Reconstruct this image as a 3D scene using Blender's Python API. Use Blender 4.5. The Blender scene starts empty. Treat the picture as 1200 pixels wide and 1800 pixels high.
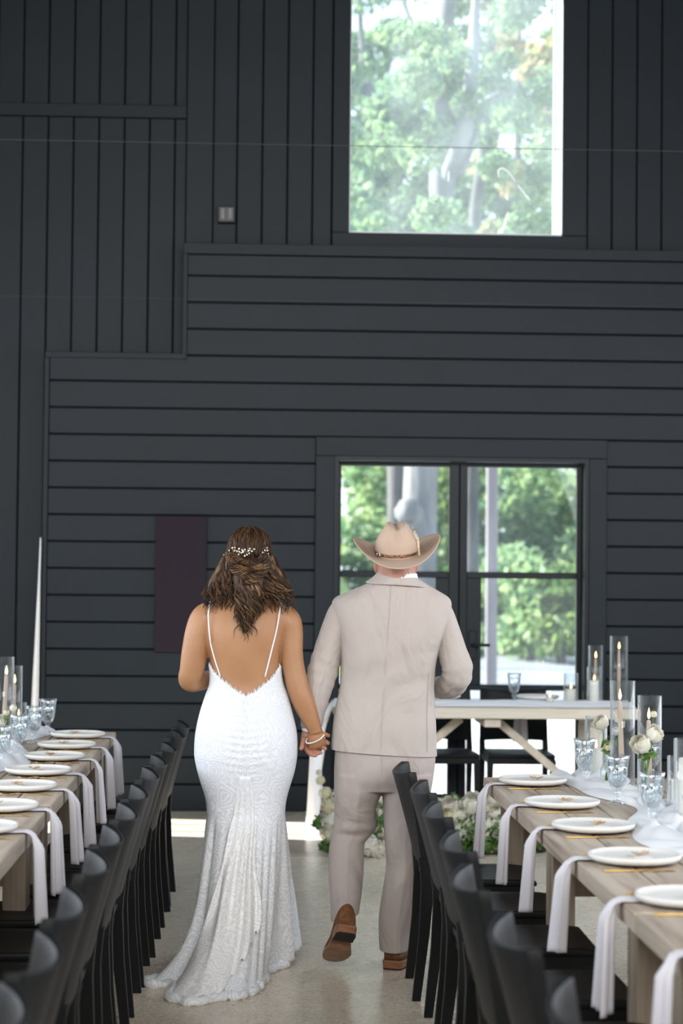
import bpy, bmesh, math, random
from mathutils import Vector, Matrix
from math import sin, cos, pi, radians, sqrt, exp

S = bpy.context.scene
COL = S.collection
rnd = random.Random(7)

# ------------------------------------------------------------------ camera
H = 1.63                      # eye height, metres
FPX = 3500.0                  # focal length in pixels of the 1200 x 1800 frame
YAW, PITCH, ROLL = radians(2.42), radians(1.77), radians(0.55)
FWD = Vector((sin(YAW) * cos(PITCH), cos(YAW) * cos(PITCH), sin(PITCH)))
R0 = Vector((cos(YAW), -sin(YAW), 0.0))
U0 = R0.cross(FWD)
RGT = R0 * cos(ROLL) + U0 * sin(ROLL)
UPV = U0 * cos(ROLL) - R0 * sin(ROLL)
cd = bpy.data.cameras.new('camera')
cam = bpy.data.objects.new('camera', cd)
COL.objects.link(cam)
m = Matrix.Identity(4)
for i in range(3):
    m[i][0], m[i][1], m[i][2] = RGT[i], UPV[i], -FWD[i]
m[2][3] = H
cam.matrix_world = m
cd.sensor_fit = 'VERTICAL'
cd.sensor_height = 36.0
cd.lens = 36.0 * FPX / 1800.0
cd.clip_start, cd.clip_end = 0.1, 500
cd.dof.use_dof = True
cd.dof.focus_distance = 8.2
cd.dof.aperture_fstop = 2.8
S.camera = cam


def pix(px, py, d):
    """world point seen at a pixel of the photograph, at distance d from the camera wall-wards"""
    v = FWD * FPX + RGT * (px - 600.0) - UPV * (py - 900.0)
    return Vector((0, 0, H)) + v * (d / v.y)


# ------------------------------------------------------------------ sky, sun, daylight, exposure
W = bpy.data.worlds.new('sky')
S.world = W
W.use_nodes = True
nt = W.node_tree
bg = nt.nodes['Background']
tc = nt.nodes.new('ShaderNodeTexCoord')
sx = nt.nodes.new('ShaderNodeSeparateXYZ')
rp = nt.nodes.new('ShaderNodeValToRGB')
rp.color_ramp.elements[0].position = 0.0
rp.color_ramp.elements[0].color = (0.86, 0.93, 1.0, 1)
rp.color_ramp.elements[1].position = 0.7
rp.color_ramp.elements[1].color = (0.50, 0.70, 1.0, 1)
nt.links.new(tc.outputs['Generated'], sx.inputs[0])
nt.links.new(sx.outputs['Z'], rp.inputs[0])
nt.links.new(rp.outputs[0], bg.inputs['Color'])
bg.inputs['Strength'].default_value = 2.4

sl = bpy.data.lights.new('sun', 'SUN')
sl.energy = 24.0
sl.angle = radians(0.6)
sl.color = (1.0, 0.955, 0.88)
so = bpy.data.objects.new('sun', sl)
COL.objects.link(so)
SUN_EL = radians(31)
sdir = Vector((0.985 * cos(SUN_EL), -0.17 * cos(SUN_EL), -sin(SUN_EL)))
so.rotation_euler = sdir.to_track_quat('-Z', 'Y').to_euler()
so.location = (-20, 20, 15)


def area(name, loc, target, sx_, sy_, energy, color=(1, 1, 1)):
    l = bpy.data.lights.new(name, 'AREA')
    l.shape = 'RECTANGLE'
    l.size, l.size_y = sx_, sy_
    l.energy = energy
    l.color = color
    o = bpy.data.objects.new(name, l)
    COL.objects.link(o)
    o.location = loc
    o.rotation_euler = (Vector(target) - Vector(loc)).to_track_quat('-Z', 'Y').to_euler()
    return o


# daylight through the big glazed end behind the photographer; side lamps added to even the light
area('daylight_rear', (0.6, -3.3, 5.0), (0.6, 7.5, 0.4), 7.0, 2.8, 940, (1.0, 0.965, 0.92))
area('fill_left', (-3.45, 6.8, 2.6), (2, 7.6, 1.0), 8.6, 2.6, 285, (0.86, 0.93, 1.0))
area('fill_right', (4.75, 7.0, 2.6), (0, 7.9, 1.0), 9.0, 2.6, 230, (0.95, 0.97, 1.0))

S.view_settings.view_transform = 'Standard'
S.view_settings.look = 'None'
S.view_settings.exposure = -0.15
S.view_settings.gamma = 1.0
S.view_settings.use_curve_mapping = False
S.cycles.max_bounces = 10
S.cycles.transparent_max_bounces = 24
S.cycles.transmission_bounces = 10
S.cycles.sample_clamp_indirect = 6.0
S.cycles.use_denoising = True


# ------------------------------------------------------------------ materials
def mat(name):
    m_ = bpy.data.materials.new(name)
    m_.use_nodes = True
    t = m_.node_tree
    return m_, t, t.nodes['Principled BSDF'], t.nodes['Material Output']


def N(t, kind, **kw):
    n = t.nodes.new('ShaderNode' + kind)
    for k, v in kw.items():
        if k in n.inputs:
            n.inputs[k].default_value = v
        else:
            setattr(n, k, v)
    return n


def coords(t, scale=(1, 1, 1), out='Object'):
    c = N(t, 'TexCoord')
    mp = N(t, 'Mapping')
    mp.inputs['Scale'].default_value = scale
    t.links.new(c.outputs[out], mp.inputs['Vector'])
    return mp.outputs[0]


def ramp(t, fac, stops):
    r = N(t, 'ValToRGB')
    e = r.color_ramp.elements
    while len(e) < len(stops):
        e.new(0.5)
    for i, (p, c) in enumerate(stops):
        e[i].position = p
        e[i].color = (c[0], c[1], c[2], 1)
    t.links.new(fac, r.inputs[0])
    return r.outputs[0]


def bump(t, b, height, strength=0.3, dist=0.01):
    n = N(t, 'Bump')
    n.inputs['Strength'].default_value = strength
    n.inputs['Distance'].default_value = dist
    t.links.new(height, n.inputs['Height'])
    t.links.new(n.outputs[0], b.inputs['Normal'])


def plain(name, col, rough=0.5, spec=0.5, metal=0.0, nscale=0, var=0.0, bstr=0.0, bdist=0.002, bscale=None, sc=(1, 1, 1)):
    m_, t, b, o = mat(name)
    b.inputs['Base Color'].default_value = (*col, 1)
    b.inputs['Roughness'].default_value = rough
    b.inputs['Specular IOR Level'].default_value = spec
    b.inputs['Metallic'].default_value = metal
    if nscale:
        v = coords(t, sc)
        n = N(t, 'TexNoise', Scale=nscale, Detail=4.0)
        t.links.new(v, n.inputs['Vector'])
        lo = tuple(c * (1 - var) for c in col)
        hi = tuple(min(1, c * (1 + var)) for c in col)
        t.links.new(ramp(t, n.outputs['Fac'], [(0.3, lo), (0.7, hi)]), b.inputs['Base Color'])
        if bstr:
            n2 = N(t, 'TexNoise', Scale=bscale or nscale, Detail=3.0)
            t.links.new(v, n2.inputs['Vector'])
            bump(t, b, n2.outputs['Fac'], bstr, bdist)
    return m_


MT = {}
MT['paint'] = plain('charcoal_paint', (0.0070, 0.0127, 0.0172), 0.48, 0.24, nscale=3.0, var=0.10, bstr=0.12, bscale=90, bdist=0.002)
MT['paint_dark'] = plain('charcoal_groove', (0.003, 0.0045, 0.006), 0.7, 0.15)
MT['door_paint'] = plain('door_paint', (0.006, 0.0105, 0.014), 0.4, 0.25, nscale=6, var=0.1)
MT['window_trim'] = plain('window_vinyl', (0.75, 0.80, 0.80), 0.4, 0.5, nscale=8, var=0.04)
MT['plum'] = plain('plum_fabric', (0.026, 0.019, 0.0265), 0.9, 0.15, nscale=260, var=0.25, bstr=0.3, bdist=0.001)
MT['ceiling'] = plain('ceiling_paint', (0.06, 0.065, 0.07), 0.7, 0.3, nscale=4, var=0.1)
MT['black_plastic'] = plain('black_plastic', (0.0060, 0.0063, 0.0068), 0.45, 0.20, nscale=300, var=0.15, bstr=0.10, bdist=0.0006)
MT['plate'] = plain('stoneware', (0.72, 0.70, 0.66), 0.45, 0.4, nscale=30, var=0.03)
MT['gold'] = plain('brushed_gold', (0.72, 0.47, 0.16), 0.28, 0.5, 1.0, nscale=40, var=0.08)
MT['linen'] = plain('linen', (0.66, 0.64, 0.68), 0.9, 0.2, nscale=500, var=0.06, bstr=0.35, bdist=0.0006)
MT['drape'] = plain('white_drape', (0.90, 0.91, 0.91), 0.85, 0.2, nscale=60, var=0.04)
MT['taper'] = plain('blush_wax', (0.62, 0.46, 0.36), 0.5, 0.4, nscale=30, var=0.05)
MT['wax'] = plain('ivory_wax', (0.85, 0.80, 0.72), 0.5, 0.4, nscale=30, var=0.03)
MT['wick'] = plain('wick', (0.02, 0.018, 0.015), 0.8)
MT['card'] = plain('card_paper', (0.80, 0.77, 0.72), 0.8, 0.2, nscale=90, var=0.03)
MT['dried'] = plain('dried_petal', (0.55, 0.40, 0.27), 0.9, 0.2, nscale=80, var=0.25)
MT['pot'] = plain('black_pot', (0.012, 0.014, 0.013), 0.3, 0.5, nscale=20, var=0.2)
MT['pale_wood_leg'] = plain('whitewashed_wood', (0.60, 0.53, 0.43), 0.6, 0.3, nscale=14, var=0.15, sc=(1, 0.15, 1))
MT['steel'] = plain('dull_steel', (0.12, 0.12, 0.12), 0.4, 0.5, 0.2, nscale=20, var=0.1)
MT['outlet'] = plain('grey_plastic', (0.045, 0.044, 0.043), 0.4, 0.5, nscale=60, var=0.1)
MT['wire'] = plain('wire_steel', (0.06, 0.065, 0.07), 0.5, 0.4, 0.3, nscale=20, var=0.1)
MT['white_thread'] = plain('white_satin', (0.85, 0.85, 0.86), 0.5, 0.4, nscale=200, var=0.03)
MT['pearl'] = plain('pearl', (0.88, 0.84, 0.80), 0.22, 0.6, nscale=60, var=0.03)
MT['eye'] = plain('eye_white', (0.75, 0.74, 0.72), 0.2, 0.5, nscale=30, var=0.03)
MT['shirt'] = plain('white_shirt', (0.80, 0.82, 0.88), 0.8, 0.2, nscale=300, var=0.03)
MT['leather'] = plain('brown_leather', (0.16, 0.065, 0.028), 0.33, 0.5, nscale=40, var=0.35, bstr=0.2, bdist=0.001, bscale=300)
MT['suede'] = plain('brown_suede', (0.17, 0.075, 0.032), 0.85, 0.2, nscale=60, var=0.3)
MT['heel'] = plain('stacked_heel', (0.26, 0.105, 0.045), 0.4, 0.5, nscale=24, var=0.3, sc=(1, 1, 12))
MT['sole'] = plain('leather_sole', (0.25, 0.13, 0.075), 0.35, 0.5, nscale=18, var=0.45)
MT['rubber'] = plain('black_rubber', (0.014, 0.013, 0.013), 0.6, 0.3, nscale=50, var=0.2)
MT['felt'] = plain('beige_felt', (0.50, 0.365, 0.28), 0.95, 0.15, nscale=12, var=0.05, bstr=0.15, bdist=0.001, bscale=350)
MT['silver'] = plain('silver', (0.7, 0.68, 0.66), 0.2, 0.5, 1.0, nscale=20, var=0.05)
MT['bark'] = plain('bark', (0.11, 0.105, 0.105), 0.9, 0.2, nscale=5, var=0.4, bstr=0.8, bdist=0.03, bscale=8, sc=(1, 1, 0.2))
MT['pale_bark'] = plain('pale_bark', (0.20, 0.20, 0.205), 0.9, 0.2, nscale=5, var=0.35, bstr=0.8, bdist=0.03, bscale=8, sc=(1, 1, 0.2))
MT['post'] = plain('post_wood', (0.22, 0.20, 0.21), 0.8, 0.2, nscale=10, var=0.2, sc=(1, 1, 0.1))
MT['stem'] = plain('green_stem', (0.10, 0.20, 0.035), 0.5, 0.4, nscale=30, var=0.2)


def thin_glass(name, tint, base, gain, power, haze=0.0, rough=0.0, edge=0.0, facets=0.0):
    m_, t, b, o = mat(name)
    t.nodes.remove(b)
    tr = N(t, 'BsdfTransparent')
    tr.inputs['Color'].default_value = (*tint, 1)
    gl = N(t, 'BsdfGlossy')
    gl.inputs['Roughness'].default_value = rough
    lw = N(t, 'LayerWeight')
    lw.inputs['Blend'].default_value = 0.5
    pw = N(t, 'Math', operation='POWER')
    pw.inputs[1].default_value = power
    ma = N(t, 'Math', operation='MULTIPLY_ADD')
    ma.inputs[1].default_value = gain
    ma.inputs[2].default_value = base
    ma.use_clamp = True
    t.links.new(lw.outputs['Facing'], pw.inputs[0])
    t.links.new(pw.outputs[0], ma.inputs[0])
    mx = N(t, 'MixShader')
    t.links.new(ma.outputs[0], mx.inputs[0])
    t.links.new(tr.outputs[0], mx.inputs[1])
    t.links.new(gl.outputs[0], mx.inputs[2])
    out = mx.outputs[0]
    if facets:
        v = N(t, 'TexVoronoi', Scale=75.0)
        t.links.new(coords(t, (1, 1, 0.55)), v.inputs['Vector'])
        bm_ = N(t, 'Bump')
        bm_.inputs['Strength'].default_value = facets
        bm_.inputs['Distance'].default_value = 0.008
        tz = N(t, 'TexCoord')
        sz = N(t, 'SeparateXYZ')
        t.links.new(tz.outputs['Object'], sz.inputs[0])
        mr = N(t, 'MapRange')                    # cuts stop below the plain rim
        mr.inputs['From Min'].default_value = 0.128
        mr.inputs['From Max'].default_value = 0.142
        mr.inputs['To Min'].default_value = 1.0
        mr.inputs['To Max'].default_value = 0.0
        t.links.new(sz.outputs['Z'], mr.inputs['Value'])
        mh = N(t, 'Math', operation='MULTIPLY')
        t.links.new(v.outputs['Distance'], mh.inputs[0])
        t.links.new(mr.outputs[0], mh.inputs[1])
        t.links.new(mh.outputs[0], bm_.inputs['Height'])
        t.links.new(bm_.outputs[0], gl.inputs['Normal'])
        t.links.new(bm_.outputs[0], lw.inputs['Normal'])
    if edge:                                    # white mixed in at grazing angles, painting bright edges on the glass
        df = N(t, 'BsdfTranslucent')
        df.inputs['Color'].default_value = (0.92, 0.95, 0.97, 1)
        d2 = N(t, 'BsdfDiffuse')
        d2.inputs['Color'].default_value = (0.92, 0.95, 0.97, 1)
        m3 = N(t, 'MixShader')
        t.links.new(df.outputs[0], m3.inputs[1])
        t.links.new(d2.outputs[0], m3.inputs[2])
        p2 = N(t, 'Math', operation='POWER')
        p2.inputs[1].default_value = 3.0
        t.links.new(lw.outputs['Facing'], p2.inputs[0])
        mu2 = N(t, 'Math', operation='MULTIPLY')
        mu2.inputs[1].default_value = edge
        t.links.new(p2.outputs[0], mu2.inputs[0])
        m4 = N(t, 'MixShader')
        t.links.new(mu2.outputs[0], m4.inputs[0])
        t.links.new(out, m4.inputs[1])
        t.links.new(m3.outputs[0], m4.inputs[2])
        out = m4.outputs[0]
    if haze:  # pale veil mixed into the pane to imitate flare over the view
        df = N(t, 'BsdfTranslucent')
        df.inputs['Color'].default_value = (0.85, 0.92, 0.95, 1)
        m2 = N(t, 'MixShader')
        n = N(t, 'TexNoise', Scale=2.2, Detail=5.0)
        t.links.new(coords(t), n.inputs['Vector'])
        mu = N(t, 'Math', operation='MULTIPLY')
        mu.inputs[1].default_value = haze * 2
        t.links.new(n.outputs['Fac'], mu.inputs[0])
        t.links.new(mu.outputs[0], m2.inputs[0])
        t.links.new(out, m2.inputs[1])
        t.links.new(df.outputs[0], m2.inputs[2])
        out = m2.outputs[0]
    t.links.new(out, o.inputs['Surface'])
    return m_


MT['pane'] = thin_glass('window_pane', (0.94, 0.98, 0.98), 0.025, 0.5, 4.0, haze=0.10)
MT['door_pane'] = thin_glass('door_pane', (0.95, 0.98, 0.98), 0.045, 0.5, 4.0, haze=0.03)
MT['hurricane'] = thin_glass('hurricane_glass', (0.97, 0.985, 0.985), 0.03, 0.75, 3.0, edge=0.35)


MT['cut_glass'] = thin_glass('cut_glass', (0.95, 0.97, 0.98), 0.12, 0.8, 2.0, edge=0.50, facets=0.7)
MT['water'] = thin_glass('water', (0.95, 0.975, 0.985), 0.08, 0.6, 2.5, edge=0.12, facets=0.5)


def emit(name, col, strength):
    m_, t, b, o = mat(name)
    b.inputs['Base Color'].default_value = (0, 0, 0, 1)
    b.inputs['Emission Color'].default_value = (*col, 1)
    b.inputs['Emission Strength'].default_value = strength
    return m_


MT['flame'] = emit('flame', (1.0, 0.62, 0.22), 9.0)


def m_floor():
    m_, t, b, o = mat('polished_concrete')
    v = coords(t)
    big = N(t, 'TexNoise', Scale=1.2, Detail=5.0)
    t.links.new(v, big.inputs['Vector'])
    c1 = ramp(t, big.outputs['Fac'], [(0.3, (0.66, 0.575, 0.45)), (0.7, (0.78, 0.685, 0.55))])
    vo = N(t, 'TexVoronoi', Scale=130.0)
    t.links.new(v, vo.inputs['Vector'])
    sp = ramp(t, vo.outputs['Color'], [(0.0, (0.40, 0.40, 0.40)), (0.38, (0.95, 0.95, 0.95)), (0.72, (1.0, 1.0, 1.0)), (1.0, (1.5, 1.45, 1.35))])
    mx = N(t, 'MixRGB', blend_type='MULTIPLY')
    mx.inputs[0].default_value = 0.9
    t.links.new(c1, mx.inputs[1])
    t.links.new(sp, mx.inputs[2])
    t.links.new(mx.outputs[0], b.inputs['Base Color'])
    n2 = N(t, 'TexNoise', Scale=3.0, Detail=6.0)
    t.links.new(v, n2.inputs['Vector'])
    t.links.new(ramp(t, n2.outputs['Fac'], [(0.25, (0.25,) * 3), (0.75, (0.30,) * 3)]), b.inputs['Roughness'])
    b.inputs['Specular IOR Level'].default_value = 0.5
    return m_


def m_wood(name, c0, c1, along, rough=0.55, dark=0.55):
    m_, t, b, o = mat(name)
    sc = [14, 14, 14]
    sc[along] = 0.9
    v = coords(t, tuple(sc))
    n = N(t, 'TexNoise', Scale=1.6, Detail=7.0)
    n.inputs['Distortion'].default_value = 0.7
    t.links.new(v, n.inputs['Vector'])
    oi = N(t, 'ObjectInfo')
    col = ramp(t, n.outputs['Fac'], [(0.28, tuple(c * dark for c in c0)), (0.42, c0), (0.62, c1), (0.8, c0)])
    hs = N(t, 'HueSaturation')
    mr = N(t, 'MapRange')
    mr.inputs['To Min'].default_value = 0.82
    mr.inputs['To Max'].default_value = 1.1
    t.links.new(oi.outputs['Random'], mr.inputs['Value'])
    t.links.new(mr.outputs[0], hs.inputs['Value'])
    t.links.new(col, hs.inputs['Color'])
    t.links.new(hs.outputs[0], b.inputs['Base Color'])
    b.inputs['Roughness'].default_value = rough
    b.inputs['Specular IOR Level'].default_value = 0.3
    bump(t, b, n.outputs['Fac'], 0.35, 0.004)
    return m_


MT['floor'] = m_floor()
MT['wood'] = m_wood('weathered_wood', (0.40, 0.32, 0.25), (0.51, 0.43, 0.345), 1)
MT['wood_leg'] = m_wood('weathered_wood_post', (0.27, 0.215, 0.16), (0.36, 0.29, 0.22), 2)
MT['pale_wood'] = m_wood('whitewashed_top', (0.62, 0.54, 0.43), (0.72, 0.65, 0.54), 0, dark=0.8)


def m_leaf(name, c0, c1, transl=0.5):
    m_, t, b, o = mat(name)
    g = N(t, 'NewGeometry')
    col = ramp(t, g.outputs['Random Per Island'], [(0.0, c0), (1.0, c1)])
    t.links.new(col, b.inputs['Base Color'])
    b.inputs['Roughness'].default_value = 0.55
    tr = N(t, 'BsdfTranslucent')
    t.links.new(col, tr.inputs['Color'])
    mx = N(t, 'MixShader')
    mx.inputs[0].default_value = transl
    t.links.new(b.outputs[0], mx.inputs[1])
    t.links.new(tr.outputs[0], mx.inputs[2])
    t.links.new(mx.outputs[0], o.inputs['Surface'])
    return m_


MT['oak_leaf'] = m_leaf('oak_leaf', (0.10, 0.21, 0.11), (0.38, 0.48, 0.22))
MT['autumn_leaf'] = m_leaf('autumn_leaf', (0.22, 0.30, 0.10), (0.52, 0.34, 0.18))
MT['shrub_leaf'] = m_leaf('shrub_leaf', (0.045, 0.105, 0.035), (0.22, 0.31, 0.09))
MT['fern'] = m_leaf('green_leaf', (0.035, 0.10, 0.02), (0.13, 0.24, 0.05), 0.35)
MT['white_petal'] = m_leaf('white_petal', (0.80, 0.76, 0.62), (0.88, 0.86, 0.80), 0.35)
MT['cream_petal'] = m_leaf('cream_petal', (0.74, 0.68, 0.44), (0.84, 0.80, 0.64), 0.35)
MT['gauze'] = m_leaf('white_gauze', (0.86, 0.87, 0.89), (0.91, 0.92, 0.94), 0.15)
MT['grass'] = plain('sunny_grass', (0.36, 0.40, 0.16), 0.9, 0.1, nscale=1.2, var=0.3)
MT['gravel'] = plain('pale_gravel', (0.25, 0.26, 0.28), 0.9, 0.1, nscale=2.5, var=0.12, bstr=0.4, bscale=60, bdist=0.02)


def m_skin(name, col, red):
    m_, t, b, o = mat(name)
    v = coords(t)
    n = N(t, 'TexNoise', Scale=9.0, Detail=4.0)
    t.links.new(v, n.inputs['Vector'])
    t.links.new(ramp(t, n.outputs['Fac'], [(0.3, col), (0.75, red)]), b.inputs['Base Color'])
    b.inputs['Roughness'].default_value = 0.45
    b.inputs['Subsurface Weight'].default_value = 0.12
    b.inputs['Subsurface Radius'].default_value = (0.02, 0.008, 0.004)
    b.inputs['Specular IOR Level'].default_value = 0.4
    n2 = N(t, 'TexNoise', Scale=180.0, Detail=2.0)
    t.links.new(v, n2.inputs['Vector'])
    bump(t, b, n2.outputs['Fac'], 0.08, 0.001)
    return m_


MT['skin_bride'] = m_skin('tanned_skin', (0.43, 0.22, 0.108), (0.36, 0.172, 0.08))
MT['skin_groom'] = m_skin('ruddy_skin', (0.46, 0.235, 0.155), (0.42, 0.18, 0.12))


def m_suit(name, col):
    m_, t, b, o = mat(name)
    v = coords(t)
    n = N(t, 'TexNoise', Scale=420.0, Detail=2.0)
    t.links.new(v, n.inputs['Vector'])
    lo = tuple(c * 0.93 for c in col)
    t.links.new(ramp(t, n.outputs['Fac'], [(0.3, lo), (0.7, col)]), b.inputs['Base Color'])
    b.inputs['Roughness'].default_value = 0.8
    b.inputs['Specular IOR Level'].default_value = 0.25
    b.inputs['Sheen Weight'].default_value = 0.15
    w = N(t, 'TexNoise', Scale=5.5, Detail=3.0)
    w.inputs['Distortion'].default_value = 0.8
    t.links.new(coords(t, (1, 1, 0.55)), w.inputs['Vector'])
    bump(t, b, w.outputs['Fac'], 0.9, 0.055)
    return m_


MT['jacket'] = m_suit('beige_suiting', (0.475, 0.412, 0.372))
MT['trouser'] = m_suit('beige_trousering', (0.43, 0.365, 0.335))


def m_lace(name, lows):
    m_, t, b, o = mat(name)
    v = coords(t)
    no = N(t, 'TexNoise', Scale=14.0, Detail=3.0)
    t.links.new(v, no.inputs['Vector'])
    mxv = N(t, 'MixRGB', blend_type='ADD')
    mxv.inputs[0].default_value = 0.085
    t.links.new(v, mxv.inputs[1])
    t.links.new(no.outputs['Color'], mxv.inputs[2])
    vo = N(t, 'TexVoronoi', Scale=10.5)
    t.links.new(mxv.outputs[0], vo.inputs['Vector'])
    mu = N(t, 'Math', operation='MULTIPLY')
    mu.inputs[1].default_value = 46.0
    t.links.new(vo.outputs['Distance'], mu.inputs[0])
    sn = N(t, 'Math', operation='SINE')
    t.links.new(mu.outputs[0], sn.inputs[0])
    ad = N(t, 'Math', operation='MULTIPLY_ADD')
    ad.inputs[1].default_value = 0.5
    ad.inputs[2].default_value = 0.5
    t.links.new(sn.outputs[0], ad.inputs[0])
    up = ramp(t, ad.outputs[0], [(0.2, (0.68, 0.69, 0.72)), (0.6, (0.72, 0.725, 0.75)), (0.85, (0.76, 0.762, 0.775))])
    brk = N(t, 'TexNoise', Scale=38.0, Detail=2.0)
    t.links.new(v, brk.inputs['Vector'])
    ml = N(t, 'MixRGB', blend_type='MIX')
    ml.inputs[0].default_value = 0.45
    t.links.new(ad.outputs[0], ml.inputs[1])
    t.links.new(brk.outputs['Fac'], ml.inputs[2])
    lo = ramp(t, ml.outputs[0], [(0.28, lows[0]), (0.48, lows[1]), (0.66, lows[2])])
    sz = N(t, 'SeparateXYZ')
    tc_ = N(t, 'TexCoord')
    t.links.new(tc_.outputs['Object'], sz.inputs[0])
    mr_ = N(t, 'MapRange')                       # plain lining above the knee, sheer net below it
    mr_.inputs['From Min'].default_value = 0.55
    mr_.inputs['From Max'].default_value = 0.85
    t.links.new(sz.outputs['Z'], mr_.inputs['Value'])
    mz = N(t, 'MixRGB', blend_type='MIX')
    t.links.new(mr_.outputs[0], mz.inputs[0])
    t.links.new(lo, mz.inputs[1])
    t.links.new(up, mz.inputs[2])
    t.links.new(mz.outputs[0], b.inputs['Base Color'])
    b.inputs['Roughness'].default_value = 0.7
    b.inputs['Specular IOR Level'].default_value = 0.3
    b.inputs['Sheen Weight'].default_value = 0.1
    bump(t, b, ad.outputs[0], 0.22, 0.003)
    return m_


MT['lace'] = m_lace('rose_lace', ((0.68, 0.69, 0.72), (0.76, 0.77, 0.79), (0.85, 0.855, 0.86)))
MT['lace_panel'] = m_lace('rose_lace_panel', ((0.76, 0.745, 0.73), (0.84, 0.83, 0.815), (0.90, 0.895, 0.885)))


def m_hair():
    m_, t, b, o = mat('brown_hair')
    g = N(t, 'NewGeometry')
    n = N(t, 'TexNoise', Scale=60.0, Detail=3.0)
    t.links.new(coords(t, (1.6, 1.6, 0.12)), n.inputs['Vector'])
    ad = N(t, 'Math', operation='MULTIPLY_ADD')
    ad.inputs[1].default_value = 0.55
    t.links.new(g.outputs['Random Per Island'], ad.inputs[0])
    mu = N(t, 'Math', operation='MULTIPLY')
    mu.inputs[1].default_value = 0.5
    t.links.new(n.outputs['Fac'], mu.inputs[0])
    t.links.new(mu.outputs[0], ad.inputs[2])
    col = ramp(t, ad.outputs[0], [(0.22, (0.012, 0.006, 0.003)), (0.52, (0.042, 0.020, 0.009)), (0.74, (0.105, 0.053, 0.023)), (0.92, (0.25, 0.145, 0.070))])
    t.links.new(col, b.inputs['Base Color'])
    b.inputs['Roughness'].default_value = 0.45
    b.inputs['Specular IOR Level'].default_value = 0.22
    return m_


MT['hair'] = m_hair()


def m_band():
    m_, t, b, o = mat('tooled_hat_band')
    n = N(t, 'TexNoise', Scale=130.0, Detail=2.0)
    t.links.new(coords(t), n.inputs['Vector'])
    t.links.new(ramp(t, n.outputs['Fac'], [(0.40, (0.06, 0.022, 0.008)), (0.5, (0.22, 0.10, 0.04)), (0.7, (0.34, 0.17, 0.08))]), b.inputs['Base Color'])
    b.inputs['Roughness'].default_value = 0.45
    return m_


MT['hat_band'] = m_band()
MT['feather'] = plain('barred_feather', (0.42, 0.38, 0.30), 0.8, 0.2, nscale=40, var=0.9, sc=(1, 1, 3))


# ------------------------------------------------------------------ mesh helpers
def chain_loc(o):
    v = Vector((0, 0, 0))
    while o is not None:
        v += Vector(o.location)
        o = o.parent
    return v


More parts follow.
